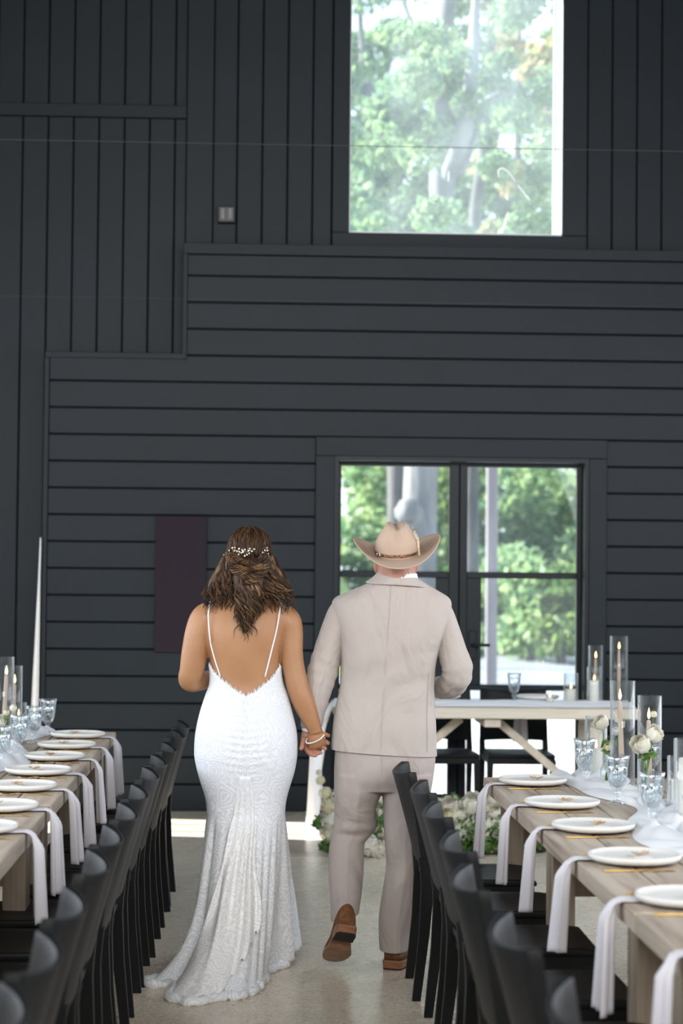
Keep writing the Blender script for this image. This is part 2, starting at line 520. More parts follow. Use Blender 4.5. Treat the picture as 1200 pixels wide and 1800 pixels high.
class MB:
    def __init__(self):
        self.v, self.f, self.s = [], [], []

    def add(self, vs, fs, smooth=True):
        k = len(self.v)
        self.v += [tuple(p) for p in vs]
        self.f += [tuple(i + k for i in f) for f in fs]
        self.s += [smooth] * len(fs)

    def box(self, c, s, ch=0.0, rz=0.0, rot=None):
        hx, hy, hz = s[0] / 2, s[1] / 2, s[2] / 2
        if ch:
            bm = bmesh.new()
            bmesh.ops.create_cube(bm, size=1.0)
            for v in bm.verts:
                v.co = Vector((v.co.x * s[0], v.co.y * s[1], v.co.z * s[2]))
            bmesh.ops.bevel(bm, geom=list(bm.edges), offset=ch, segments=1, profile=0.5, affect='EDGES')
            bm.verts.index_update()
            vs = [v.co.copy() for v in bm.verts]
            fs = [[v.index for v in f.verts] for f in bm.faces]
            bm.free()
        else:
            vs = [Vector((x, y, z)) for x in (-hx, hx) for y in (-hy, hy) for z in (-hz, hz)]
            fs = [(0, 1, 3, 2), (4, 6, 7, 5), (0, 4, 5, 1), (2, 3, 7, 6), (0, 2, 6, 4), (1, 5, 7, 3)]
        M_ = rot if rot is not None else Matrix.Rotation(rz, 3, 'Z')
        c = Vector(c)
        self.add([M_ @ v + c for v in vs], fs, False)

    def span(self, x0, x1, y0, y1, z0, z1, ch=0.0):
        self.box(((x0 + x1) / 2, (y0 + y1) / 2, (z0 + z1) / 2), (abs(x1 - x0), abs(y1 - y0), abs(z1 - z0)), ch)

    def loft(self, rings, cap0=True, cap1=True, closed=True, smooth=True):
        n = len(rings[0])
        vs = [p for r in rings for p in r]
        fs = []
        for i in range(len(rings) - 1):
            for j in range(n if closed else n - 1):
                a, b = i * n + j, i * n + (j + 1) % n
                fs.append((a, b, b + n, a + n))
        if cap0:
            fs.append(tuple(range(n - 1, -1, -1)))
        if cap1:
            k = (len(rings) - 1) * n
            fs.append(tuple(k + j for j in range(n)))
        self.add(vs, fs, smooth)

    def tube(self, pts, rad, n=8, cap=True, flat=1.0, flat_dir=None, smooth=True):
        pts = [Vector(p) for p in pts]
        if not hasattr(rad, '__len__'):
            rad = [rad] * len(pts)
        rings = []
        up = None
        for i, p in enumerate(pts):
            t = (pts[min(i + 1, len(pts) - 1)] - pts[max(i - 1, 0)])
            if t.length < 1e-9:
                t = Vector((0, 0, 1))
            t.normalize()
            if up is None:
                ref = flat_dir if flat_dir is not None else (Vector((0, 1, 0)) if abs(t.y) < 0.9 else Vector((1, 0, 0)))
                up = Vector(ref)
            a = (up - t * up.dot(t))
            if a.length < 1e-6:
                a = t.orthogonal()
            a.normalize()
            up = a
            b = t.cross(a)
            rings.append([p + a * (cos(2 * pi * k / n) * rad[i] * flat) + b * (sin(2 * pi * k / n) * rad[i]) for k in range(n)])
        self.loft(rings, cap, cap, True, smooth)

    def lathe(self, prof, n=32, c=(0, 0, 0), cap0=True, cap1=True, smooth=True, sx=1.0, sy=1.0):
        c = Vector(c)
        rings = [[c + Vector((r * cos(2 * pi * k / n) * sx, r * sin(2 * pi * k / n) * sy, z)) for k in range(n)] for r, z in prof]
        self.loft(rings, cap0, cap1, True, smooth)

    def ball(self, c, r, n=10, mseg=7):
        if not hasattr(r, '__len__'):
            r = (r, r, r)
        c = Vector(c)
        rings = []
        for i in range(mseg + 1):
            a = -pi / 2 + pi * (i + 0.0) / mseg
            rr = max(cos(a), 0.02)
            rings.append([c + Vector((r[0] * rr * cos(2 * pi * k / n), r[1] * rr * sin(2 * pi * k / n), r[2] * sin(a))) for k in range(n)])
        self.loft(rings, True, True)

    def grid(self, fn, nu, nv, smooth=True):
        vs = [fn(i / nu, j / nv) for j in range(nv + 1) for i in range(nu + 1)]
        fs = [(j * (nu + 1) + i, j * (nu + 1) + i + 1, (j + 1) * (nu + 1) + i + 1, (j + 1) * (nu + 1) + i) for j in range(nv) for i in range(nu)]
        self.add(vs, fs, smooth)

    def build(self, name, material, parent=None, world=False):
        off = chain_loc(parent) if (world and parent is not None) else Vector((0, 0, 0))
        me = bpy.data.meshes.new(name)
        me.from_pydata([(p[0] - off.x, p[1] - off.y, p[2] - off.z) for p in self.v], [], self.f)
        me.polygons.foreach_set('use_smooth', self.s)
        me.update()
        if material is not None:
            me.materials.append(material if not isinstance(material, str) else MT[material])
        o = bpy.data.objects.new(name, me)
        COL.objects.link(o)
        if parent is not None:
            o.parent = parent
        return o


def mod(o, kind, **kw):
    md = o.modifiers.new(kind.lower(), kind)
    for k, v in kw.items():
        setattr(md, k, v)
    return md


def tag(o, label, cat, group=None, kind=None):
    o['label'] = label
    o['category'] = cat
    if group:
        o['group'] = group
    if kind:
        o['kind'] = kind
    return o


def thing(name, label, cat, loc=(0, 0, 0), rz=0.0, group=None):
    o = bpy.data.objects.new(name, None)
    o.empty_display_size = 0.1
    COL.objects.link(o)
    o.location = loc
    o.rotation_euler = (0, 0, rz)
    return tag(o, label, cat, group)


def copy_tree(o, parent=None):
    c = o.copy()
    COL.objects.link(c)
    c.parent = parent
    for ch in o.children:
        copy_tree(ch, c)
    return c


def struct(o):
    o['kind'] = 'structure'
    return o


ORD = ['first', 'second', 'third', 'fourth', 'fifth', 'sixth', 'seventh', 'eighth', 'ninth', 'tenth', 'eleventh', 'twelfth', 'thirteenth']


def crom(keys, t):
    """smooth interpolation through rows of numbers keyed by their first entry"""
    n = len(keys)
    if t <= keys[0][0]:
        return list(keys[0])
    if t >= keys[-1][0]:
        return list(keys[-1])
    i = 0
    while keys[i + 1][0] < t:
        i += 1
    k1, k2 = keys[i], keys[i + 1]
    k0, k3 = keys[max(i - 1, 0)], keys[min(i + 2, n - 1)]
    u = (t - k1[0]) / (k2[0] - k1[0])
    out = [t]
    for a in range(1, len(k1)):
        dt = k2[0] - k1[0]
        m1 = (k2[a] - k0[a]) / (k2[0] - k0[0]) * dt if k2[0] != k0[0] else 0
        m2 = (k3[a] - k1[a]) / (k3[0] - k1[0]) * dt if k3[0] != k1[0] else 0
        h = 2 * u ** 3 - 3 * u ** 2 + 1
        out.append(h * k1[a] + (u ** 3 - 2 * u ** 2 + u) * m1 + (-2 * u ** 3 + 3 * u ** 2) * k2[a] + (u ** 3 - u ** 2) * m2)
    return out


def hring(row, N_=48, grow=0.0):
    """horizontal ring from a row (py, xl, xr, depth, back, front, exponent)"""
    py, xl, xr, dc, bb, bf, ex = row
    L, R = pix(xl, py, dc), pix(xr, py, dc)
    c = (L + R) / 2
    a = (R.x - L.x) / 2 + grow
    out = []
    for k in range(N_):
        th = 2 * pi * k / N_
        cs, sn = cos(th), sin(th)
        x = (abs(cs) ** (2 / ex)) * (1 if cs >= 0 else -1)
        y = (abs(sn) ** (2 / ex)) * (1 if sn >= 0 else -1)
        b = (bf if sn >= 0 else bb) + grow
        out.append(Vector((c.x + a * x, c.y + b * y, c.z + (R.z - L.z) / 2 * x)))
    return out


def row_loft(mb, rows, y0, y1, steps, N_=48, cap0=True, cap1=True, grow=0.0, warp=None):
    rings = []
    for i in range(steps + 1):
        r = hring(crom(rows, y0 + (y1 - y0) * i / steps), N_, grow)
        if warp:
            r = [warp(p, k / N_, i / steps) for k, p in enumerate(r)]
        rings.append(r)
    mb.loft(rings, cap0, cap1)
    return rings


def smooth_path(pts, n):
    keys = [tuple([i] + list(p)) for i, p in enumerate(pts)]
    return [crom(keys, (len(pts) - 1) * i / n)[1:] for i in range(n + 1)]


def ptube(mb, pts, n=8, seg=4, cap=True):
    """tube through (px, py, depth, radius in px)"""
    sp = smooth_path(pts, seg * (len(pts) - 1))
    P = [pix(a, b, c) for a, b, c, r in sp]
    mb.tube(P, [r * c / FPX for a, b, c, r in sp], n, cap)

# ================================================================== the room
XL, XR, YB, ZC = -3.2, 4.5, 13.85, 7.2
mb = MB(); mb.span(XL - 0.2, XR + 0.2, -3.2, 14.0, -0.2, 0.0)
struct(mb.build('floor', 'floor'))
mb = MB(); mb.span(XL - 0.2, XR + 0.2, -3.2, 14.1, ZC, ZC + 0.2)
struct(mb.build('ceiling', 'ceiling'))

# window and door openings, in metres on the back wall
WX0, WX1, WZ0, WZ1 = pix(613, 400, YB).x, pix(987, 400, YB).x, pix(800, 412, YB).z, 6.35
YF = 13.66                                     # face of the lower, stepped wall
DX0, DX1, DZ1 = pix(586, 1000, YF).x, pix(1034, 1000, YF).x, pix(800, 804, YF).z
Y0B = YB + 0.02

mb = MB()
mb.span(XL - 0.2, DX0, Y0B, Y0B + 0.16, 0, ZC)
mb.span(DX1, XR + 0.2, Y0B, Y0B + 0.16, 0, ZC)
mb.span(DX0, DX1, Y0B, Y0B + 0.16, DZ1, WZ0)
mb.span(DX0, WX0, Y0B, Y0B + 0.16, WZ0, ZC)
mb.span(WX1, DX1, Y0B, Y0B + 0.16, WZ0, ZC)
mb.span(WX0, WX1, Y0B, Y0B + 0.16, WZ1, ZC)
wall_back = struct(mb.build('wall_back', 'paint_dark'))

TOP2 = pix(700, 433, YF).z                      # top of the high step
ROW = (pix(300, 624, YF).z) / 17.0              # one horizontal board
ZT1 = 17 * ROW
XS0 = pix(78, 900, YF).x                        # left end of the stepped wall
XS1 = pix(321, 540, YF).x                       # the step


def vboard(x0, x1, z0, z1):
    g = 0.004
    b = MB(); b.span(x0 + g, x1 - g, YB, Y0B + 0.001, z0, z1, 0.004)
    b.build('board', 'paint', wall_back)


def pbox(x0, x1, y0, y1, z0, z1, name, material, parent, ch=0.003):
    b = MB(); b.span(x0, x1, y0, y1, z0, z1, ch)
    return b.build(name, material, parent)


XP0, XP1 = pix(328, 300, YB).x, pix(374, 300, YB).x
ZH0, ZH1 = pix(200, 207, YB).z, pix(200, 185, YB).z
bw = (pix(461.5, 250, YB).x - pix(39, 250, YB).x) / 9.5
x = pix(307.5, 250, YB).x
vboard(x, XP0, 1.9, ZH0); vboard(x, XP0, ZH1, ZC)
while x > XL:
    x0 = max(x - bw, XL)
    zb = 0.0 if x0 < XS0 + 0.06 else ZT1 - 0.3
    vboard(x0, x, zb, ZH0)
    vboard(x0, x, ZH1, ZC)
    x = x0
x = XP1
while x < XR:
    x1 = min(x + bw, XR)
    if x == XP1:
        x1 = pix(417, 250, YB).x
    cas0, cas1 = pix(584, 250, YB).x, pix(1032, 250, YB).x
    if x < cas0 and x1 > cas0 - 0.02:
        vboard(x, cas0, 3.5, ZC)
        x = cas0
        continue
    if cas0 <= x < cas1:
        vboard(x, min(x1, cas1), WZ1 + 0.1, ZC)
        x = min(x1, cas1)
        continue
    vboard(x, x1, 3.5, ZC)
    x = x1
pbox(XP0, XP1, YB - 0.03, Y0B, 1.9, ZC, 'post_trim', 'paint', wall_back)
pbox(XL, XP0 - 0.003, YB - 0.028, Y0B, ZH0, ZH1, 'band_trim', 'paint', wall_back)
# window casing
c0, c1 = pix(585, 250, YB).x, pix(1031, 250, YB).x
pbox(c0, WX0, YB - 0.02, Y0B, WZ0, ZC, 'casing', 'paint', wall_back)
pbox(WX1, c1, YB - 0.02, Y0B, WZ0, ZC, 'casing', 'paint', wall_back)
pbox(c0, c1, YB - 0.022, Y0B, WZ0 - 0.17, WZ0 - 0.002, 'casing', 'paint', wall_back)

# window_1: frame, pane
mb = MB()
yw = YB + 0.11
mb.span(WX0, WX1, YB, Y0B + 0.16, WZ0 - 0.001, WZ0 + 0.012)
win = struct(mb.build('window_1', 'window_trim'))
f = 0.030
pbox(WX0, WX0 + 0.012, yw - 0.03, yw + 0.05, WZ0 + 0.012, WZ1, 'frame', 'window_trim', win)
pbox(WX1 - f, WX1, yw - 0.03, yw + 0.05, WZ0 + 0.012, WZ1, 'frame', 'window_trim', win)
pbox(WX1 - f - 0.016, WX1 - f - 0.004, yw - 0.01, yw + 0.03, WZ0 + 0.03, WZ1, 'frame', 'window_trim', win)
pbox(WX0 + 0.012, WX1 - f, yw - 0.01, yw + 0.05, WZ0 + 0.012, WZ0 + 0.026, 'frame', 'window_trim', win)
pbox(WX1 - 0.006, WX1, YB - 0.015, yw - 0.031, WZ0 + 0.012, WZ1, 'reveal', 'window_trim', win)
pbox(WX0 + 0.012, WX1 - f, yw + 0.018, yw + 0.022, WZ0 + 0.026, WZ1, 'pane', 'pane', win, 0)
for pts in ([(877, 312), (876, 300), (884, 296), (896, 305), (906, 320)], [(910, 326), (922, 340)], [(922, 341), (931, 352)], [(759, 320), (755, 345)],
            [(789, 300), (788, 320)], [(893, 372), (884, 405)], [(755, 352), (765, 358)], [(890, 340), (892, 352)]):
    P = [pix(a, b, yw + 0.016) for a, b in smooth_path(pts, 10)]
    b = MB(); b.tube(P, [0.003 + 0.004 * sin(pi * (i + 0.5) / 11) for i in range(11)], 5, flat=0.15, flat_dir=Vector((0, 1, 0)))
    b.build('smear', 'drape', win)

# the lower wall that steps up in front of it
mb = MB()
yb0 = YF + 0.02
mb.span(XS0, DX0, yb0, YB - 0.001, 0, ZT1)
mb.span(DX1, XR, yb0, YB - 0.001, 0, ZT1)
mb.span(DX0, DX1, yb0, YB - 0.001, DZ1, ZT1)
mb.span(XS1, XR, yb0, YB - 0.001, ZT1, TOP2)
wl = struct(mb.build('wall_back_lower', 'paint_dark'))
cs0, cs1, csz = pix(553, 1000, YF).x, pix(1065, 1000, YF).x, pix(800, 771, YF).z


def hboard(x0, x1, z0, z1):
    g = 0.005
    b = MB(); b.span(x0, x1, YF, yb0 + 0.001, z0 + g, z1 - g, 0.004)
    b.build('board', 'paint', wl)


for k in range(21):
    z0, z1 = k * ROW, (k + 1) * ROW
    xl = XS0 + 0.022 if k < 17 else XS1 + 0.03
    if k == 20:
        z1 = pix(700, 452, YF).z
    if z0 < csz - 0.03:
        zt = z1
        hboard(xl, cs0, z0, zt)
        hboard(cs1, XR, z0, zt)
        if z1 > csz + 0.03:
            hboard(cs0, cs1, csz, z1)
    else:
        hboard(xl, XR, z0, z1)
pbox(XS1, XR, YF - 0.012, YB - 0.002, pix(700, 452, YF).z, TOP2, 'cap_trim', 'paint', wl)
pbox(XS1, XS1 + 0.032, YF - 0.014, YB - 0.002, ZT1 - 0.03, pix(700, 452, YF).z, 'corner_trim', 'paint', wl)
pbox(XS0 - 0.01, XS1 + 0.032, YF - 0.016, YB - 0.002, ZT1 - 0.028, ZT1 + 0.012, 'cap_trim', 'paint', wl)
pbox(XS0 - 0.012, XS0 + 0.022, YF - 0.014, YB - 0.002, 0, ZT1 - 0.028, 'corner_trim', 'paint', wl)
pbox(cs0, DX0, YF - 0.022, yb0, 0, DZ1, 'casing', 'paint', wl)
pbox(DX1, cs1, YF - 0.022, yb0, 0, DZ1, 'casing', 'paint', wl)
pbox(cs0, cs1, YF - 0.024, yb0, DZ1 + 0.001, csz, 'casing', 'paint', wl)

# double glazed doors
yd = YF + 0.13
mb = MB()
mb.span(DX0, DX0 + 0.03, YF - 0.01, yd + 0.2, 0, DZ1)
mb.span(DX1 - 0.03, DX1, YF - 0.01, yd + 0.2, 0, DZ1)
mb.span(DX0 + 0.03, DX1 - 0.03, YF - 0.01, yd + 0.2, DZ1 - 0.03, DZ1)
mb.span(DX0 + 0.03, DX1 - 0.03, yd - 0.03, yd + 0.2, 0.0, 0.03)
door = struct(mb.build('door_1', 'door_paint'))


def X_(px, py=1000):
    return pix(px, py, yd).x


def Z_(py, px=800):
    return pix(px, py, yd).z


def leaf(x0, x1, gx0, gx1, lx0, lx1):
    """door leaf: outer x0..x1, glass gx0..gx1, lower-middle glass lx0..lx1"""
    zt, z1, z2, z3, z4, z5, z6, z0 = DZ1 - 0.032, Z_(821), Z_(1005), Z_(1016), Z_(1203), Z_(1213), Z_(1396), 0.032
    ya, yb = yd - 0.022, yd + 0.022
    pbox(x0, gx0, ya, yb, z0, zt, 'stile', 'door_paint', door)
    pbox(gx1, x1, ya, yb, z0, zt, 'stile', 'door_paint', door)
    pbox(gx0, gx1, ya, yb, z1, zt, 'rail', 'door_paint', door)
    pbox(gx0, gx1, ya, yb, z0, z6, 'rail', 'door_paint', door)
    pbox(gx0, gx1, ya + 0.004, yb - 0.004, z3, z2, 'muntin', 'door_paint', door)
    pbox(gx0, gx1, ya + 0.004, yb - 0.004, z5, z4, 'muntin', 'door_paint', door)
    if lx0 > gx0:
        pbox(gx0, lx0, ya, yb, z4, z3, 'lock_panel', 'door_paint', door)
    if lx1 < gx1:
        pbox(lx1, gx1, ya, yb, z4, z3, 'lock_panel', 'door_paint', door)
    for a, b, c, d_ in ((gx0, gx1, z2, z1), (lx0, lx1, z4, z3), (gx0, gx1, z6, z5)):
        pbox(a, b, yd - 0.003, yd + 0.003, c, d_, 'pane', 'door_pane', door, 0)


xm = X_(806)
leaf(DX0 + 0.032, xm - 0.003, X_(598), X_(788), X_(598), X_(765))
leaf(xm + 0.003, DX1 - 0.032, X_(820), X_(1012), X_(845), X_(1012))
pbox(xm - 0.016, xm + 0.016, yd + 0.023, yd + 0.035, 0.032, DZ1 - 0.032, 'astragal', 'door_paint', door)
mb = MB()
hx, hz = X_(838), Z_(1133)
mb.box((hx - 0.03, yd - 0.03, hz), (0.05, 0.012, 0.20), 0.004)
mb.tube([(hx - 0.03, yd - 0.03, hz), (hx - 0.03, yd - 0.075, hz), (hx - 0.02, yd - 0.085, hz), (hx + 0.085, yd - 0.08, hz)], 0.011, 8)
mb.build('lever_handle', 'door_paint', door)

# side walls, with openings added for even light, and the open end behind the camera
mb = MB()
DSY0, DSY1 = 12.80, 13.76
for (ya, yb, za, zb) in ((-3.2, 2.4, 0, ZC), (2.4, 11.2, 0, 1.2), (2.4, 11.2, 4.0, ZC), (11.2, DSY0, 0, ZC), (DSY0, DSY1, 2.4, ZC), (DSY1, 14.0, 0, ZC)):
    mb.span(XL - 0.18, XL, ya, yb, za, zb)
struct(mb.build('wall_left', 'paint'))
mb = MB()
for (ya, yb, za, zb) in ((-3.2, 2.4, 0, ZC), (2.4, 11.6, 0, 1.2), (2.4, 11.6, 4.0, ZC), (11.6, 14.0, 0, ZC)):
    mb.span(XR, XR + 0.18, ya, yb, za, zb)
struct(mb.build('wall_right', 'paint'))
mb = MB()
mb.span(XL - 0.2, -3.0, -3.2, -3.0, 0, ZC)
mb.span(4.2, XR + 0.2, -3.2, -3.0, 0, ZC)
mb.span(-3.0, 4.2, -3.2, -3.0, 6.5, ZC)
mb.span(-3.0, 4.2, -3.2, -3.0, 0, 3.5)
struct(mb.build('wall_front', 'paint'))
# added unseen roof outside the left openings keeps the direct sun off the tables
mb = MB(); mb.span(XL - 6.2, XL - 0.181, 1.0, 12.6, 4.15, 4.3)
struct(mb.build('sun_blocker', 'paint'))
# side door on the left that lets the sun in
mb = MB()
mb.span(XL - 0.14, XL - 0.02, DSY0, DSY0 + 0.05, 0, 2.4)
mb.span(XL - 0.14, XL - 0.02, DSY1 - 0.05, DSY1, 0, 2.4)
mb.span(XL - 0.14, XL - 0.02, DSY0 + 0.05, DSY1 - 0.05, 2.3, 2.4)
mb.span(XL - 0.10, XL - 0.06, DSY0 + 0.28, DSY0 + 0.31, 0.0, 2.3)
mb.span(XL - 0.10, XL - 0.06, DSY0 + 0.62, DSY0 + 0.65, 0.0, 2.3)
struct(mb.build('door_2', 'door_paint'))

# plum fabric panel
a, b = pix(274, 907, YF - 0.02), pix(361, 1147, YF - 0.02)
t = thing('wall_panel', 'plain dark plum fabric panel hung on the boarded wall behind the bride', 'panel', (a.x, YF, b.z))
mb = MB(); mb.span(0, b.x - a.x, -0.035, -0.001, 0, a.z - b.z, 0.004)
mb.build('fabric_face', 'plum', t)
mb = MB(); mb.span(0.02, b.x - a.x - 0.02, -0.001, 0.002, 0.02, a.z - b.z - 0.02)
mb.build('backing', 'paint_dark', t)

# socket box on the upper wall
a = pix(398, 379, YB)
t = thing('wall_outlet', 'small grey double outlet box high on the vertical boards', 'outlet', (a.x, YB, a.z))
mb = MB(); mb.box((0, -0.02, 0), (0.115, 0.04, 0.115), 0.006); mb.build('box', 'outlet', t)
for s in (-1, 1):
    mb = MB(); mb.box((s * 0.026, -0.043, 0.004), (0.034, 0.012, 0.085), 0.004); mb.build('socket', 'steel', t)
mb = MB(); mb.box((0, -0.03, -0.054), (0.12, 0.055, 0.008), 0.002); mb.build('lip', 'black_plastic', t)

# thin wires strung across the hall
for i, (p0, p1, p2, d, r, lb) in enumerate((((-60, 244), (600, 256), (1260, 267), 12.0, 0.0021, 'thin dark wire strung across the hall just below the window middle'),
                                            ((-60, 519), (600, 530), (1260, 541), 12.6, 0.0010, 'faint thread-like wire strung across in front of the horizontal boards'))):
    mb = MB()
    P = [pix(*q, d) for q in smooth_path([p0, p1, p2], 16)]
    P[0].x = XL; P[-1].x = XR
    mb.tube(P, r, 5)
    o = mb.build('hanging_wire', 'wire')
    tag(o, lb, 'wire')

# white drape at the left end of the stepped wall
t0, b0 = pix(72, 945, YF - 0.04), pix(65, 1235, YF - 0.04)
mb = MB()


def drape(u, v):
    z = t0.z * (1 - v) + 0.01 * v
    wd = 0.004 + 0.075 * v
    xr_ = XS0 - 0.016
    return Vector((xr_ - wd * (1 - u), YF - 0.05 + 0.025 * sin(u * 9 + v * 1.5) * (0.3 + v), z))


mb.grid(drape, 16, 24)
o = mb.build('drape', 'drape')
mod(o, 'SOLIDIFY', thickness=0.004)
tag(o, 'narrow white drape tapering upward beside the left end of the boarded wall', 'drape')

# ================================================================== outside
mb = MB(); mb.span(-150, 150, 14.03, 220, -0.35, -0.06)
struct(mb.build('ground', 'gravel'))
mb = MB(); mb.span(-6, 12, 14.03, 24.5, -0.12, -0.02)
struct(mb.build('pavement', plain('pale_concrete', (0.55, 0.54, 0.52), 0.9, 0.1, nscale=3, var=0.1)))
mb = MB()


def bank(u, v):
    x = -60 + 63.0 * u
    y = 32 + 40 * v
    edge = max(0, min(1, (3.0 - x) / 1.6))
    z = -0.1 + 5.0 * (v ** 0.6) * edge
    return Vector((x, y, z))


mb.grid(bank, 40, 20)
struct(mb.build('lawn_bank', 'grass'))


def leaves(mb, c, r, n, size, rg):
    vs, fs = [], []
    for _ in range(n):
        while True:
            q = Vector((rg.uniform(-1, 1), rg.uniform(-1, 1), rg.uniform(-1, 1)))
            if q.length < 1:
                break
        p = Vector(c) + Vector((q.x * r[0], q.y * r[1], q.z * r[2]))
        a = Vector((rg.gauss(0, 1), rg.gauss(0, 1), rg.gauss(0, 1))).normalized()
        b = a.orthogonal().normalized()
        s = size * rg.uniform(0.6, 1.3)
        k = len(vs)
        vs += [p - a * s * 0.6, p + b * s * 0.35, p + a * s * 0.6, p - b * s * 0.35]
        fs.append((k, k + 1, k + 2, k + 3))
    mb.add(vs, fs, False)


def tree(label, d, trunk, limbs, clusters, seed, leafmat='oak_leaf', lsize=0.15, dens=130):
    rg = random.Random(seed)
    base = pix(trunk[0][0], trunk[0][1], d)
    base.z = -0.06
    t = thing('tree', label, 'tree', base, 0, 'trees outside the windows')
    tb = MB()
    P = [(a, b, d, r) for a, b, r in trunk]
    sp = smooth_path(P, 40)
    pts = [pix(a, b, c) for a, b, c, r in sp]
    pts[0].z = -0.06
    tb.tube(pts, [r * d / FPX for a, b, c, r in sp], 12)
    bk = 'pale_bark' if seed == 1 else 'bark'
    tb.build('trunk', bk, t, True)
    for lb in limbs:
        b_ = MB()
        sp = smooth_path([(a, b, d + dd, r) for a, b, dd, r in lb], 24)
        b_.tube([pix(a, b, c) for a, b, c, r in sp], [r * d / FPX for a, b, c, r in sp], 8)
        b_.build('limb', bk, t, True)
    fb = MB()
    for (cx, cy, dd, rx, ry) in clusters:
        c = pix(cx, cy, d + dd)
        k = (d + dd) / FPX
        leaves(fb, c, (rx * k, (rx + ry) * 0.5 * k, ry * k), int(dens * 1.5 * rg.uniform(0.8, 1.2)), lsize, rg)
    o = fb.build('foliage', leafmat, t, True)
    o['kind'] = 'stuff'
    return t


rg = random.Random(3)


def clus(n, x0, x1, y0, y1, d0, d1, r0, r1, holes=()):
    out = []
    while len(out) < n:
        x, y = rg.uniform(x0, x1), rg.uniform(y0, y1)
        if any(((x - a) / c) ** 2 + ((y - b) / e) ** 2 < 1 for a, b, c, e in holes):
            continue
        r = rg.uniform(r0, r1)
        out.append((x, y, rg.uniform(d0, d1), r, r * rg.uniform(0.6, 1)))
    return out


HOLES = [(672, 95, 26, 30), (700, 130, 22, 22), (958, 40, 42, 60), (915, 75, 20, 22), (975, 115, 16, 26), (645, 195, 14, 16), (748, 75, 10, 16)]
tree('tall oak with thick pale trunk and forking limbs, seen through door and high window', 27,
     [(735, 1235, 30), (737, 1000, 30), (740, 820, 30), (765, 560, 27), (778, 415, 24), (776, 300, 22), (782, 200, 19), (775, 120, 17), (790, -40, 14), (800, -220, 8)],
     [[(778, 170, 0, 15), (755, 110, 0.3, 11), (735, 70, 0.6, 9), (712, 20, 1.0, 7), (700, -60, 1.2, 4)],
      [(780, 330, 0, 15), (815, 230, -0.5, 15), (830, 120, -0.6, 12), (835, 20, -0.6, 8), (845, -90, -0.6, 4)],
      [(805, 300, 0, 14), (850, 190, 0.5, 11), (900, 160, 0.6, 9), (985, 140, 0.8, 7), (1060, 90, 1, 4)],
      [(735, 985, 0, 20), (722, 905, -0.5, 24), (708, 900, -0.7, 18)]],
     clus(115, 560, 1040, -260, 425, -2.5, 3.5, 26, 52, HOLES), 1, 'oak_leaf', 0.11, 120)
tree('crooked oak with curving trunk at the left of the high window', 31,
     [(700, 1210, 20), (698, 800, 18), (696, 410, 16), (686, 300, 15), (672, 220, 14), (650, 165, 13), (625, 150, 12), (570, 120, 9)],
     [[(650, 165, 0, 11), (640, 120, 0.3, 8), (634, 60, 0.6, 5), (632, -40, 0.8, 4)],
      [(560, 340, -1, 8), (640, 355, -0.6, 9), (700, 362, 0, 9), (740, 380, 0.3, 8), (746, 420, 0.4, 6)]],
     clus(40, 560, 800, 150, 430, -2, 3, 26, 50, HOLES), 2, 'oak_leaf', 0.16, 110)
tree('slender grey tree with russet leaves at the right of the high window', 36,
     [(829, 1180, 14), (828, 820, 13), (832, 420, 11), (850, 260, 10), (862, 60, 8), (866, -200, 4)],
     [[(850, 260, 0, 7), (900, 190, 0.5, 6), (940, 170, 0.7, 4)]],
     clus(26, 800, 1060, -200, 420, -2, 3, 26, 50, HOLES), 5, 'autumn_leaf', 0.17, 100)
tree('broad sunlit tree standing behind the oaks', 52,
     [(900, 1140, 14), (905, 700, 12), (910, 300, 8), (912, -100, 4)],
     [[(905, 600, 0, 7), (860, 450, 0, 5), (830, 350, 0, 3)]],
     clus(80, 560, 1080, 60, 800, -3, 4, 30, 60, [(640, 200, 40, 40)]), 6, 'shrub_leaf', 0.30, 90)

for i, (cx, d, top, w_, lm, lb) in enumerate(((640, 46, 800, 60, 'oak_leaf', 'light green bush behind the bank seen left of the hat'),
                                              (690, 50, 790, 60, 'shrub_leaf', 'dark green bush behind the pale trunk'),
                                              (775, 44, 800, 50, 'shrub_leaf', 'green bush beside the middle door stiles'),
                                              (840, 47, 790, 55, 'shrub_leaf', 'leafy green bush behind the slim post'),
                                              (900, 43, 830, 60, 'oak_leaf', 'sunlit bush in the middle of the right-hand door'),
                                              (960, 45, 800, 60, 'shrub_leaf', 'tall green bush filling the right door panes'),
                                              (1020, 43, 820, 55, 'oak_leaf', 'bright bush beside the right door jamb'),
                                              (930, 39, 980, 46, 'oak_leaf', 'low yellow-green bush at the edge of the gravel'),
                                              (985, 38, 1010, 44, 'shrub_leaf', 'low dark bush at the edge of the gravel, right'))):
    c = pix(cx, 1140, d); c.z = -0.06
    t = thing('bush', lb, 'bush', c, 0, 'bushes outside the doors')
    mb = MB()
    r2 = random.Random(50 + i)
    n = 10 if top < 900 else 5
    for k in range(n):
        yy = top + (1135 - top) * (k + 0.5) / n
        leaves(mb, pix(cx + r2.uniform(-w_, w_) * 0.5, yy, d + r2.uniform(-1, 1)), (w_ * d / FPX * 1.1, 1.2, (1140 - top) / n * d / FPX * 1.3), 240, 0.22, r2)
    o = mb.build('foliage', lm, t, True); o['kind'] = 'stuff'
    mb = MB(); mb.tube([(c.x, c.y, -0.06), (c.x + 0.1, c.y, 1.0), (c.x, c.y + 0.1, 1.9)], [0.09, 0.06, 0.03], 7); mb.build('stem', 'bark', t, True)

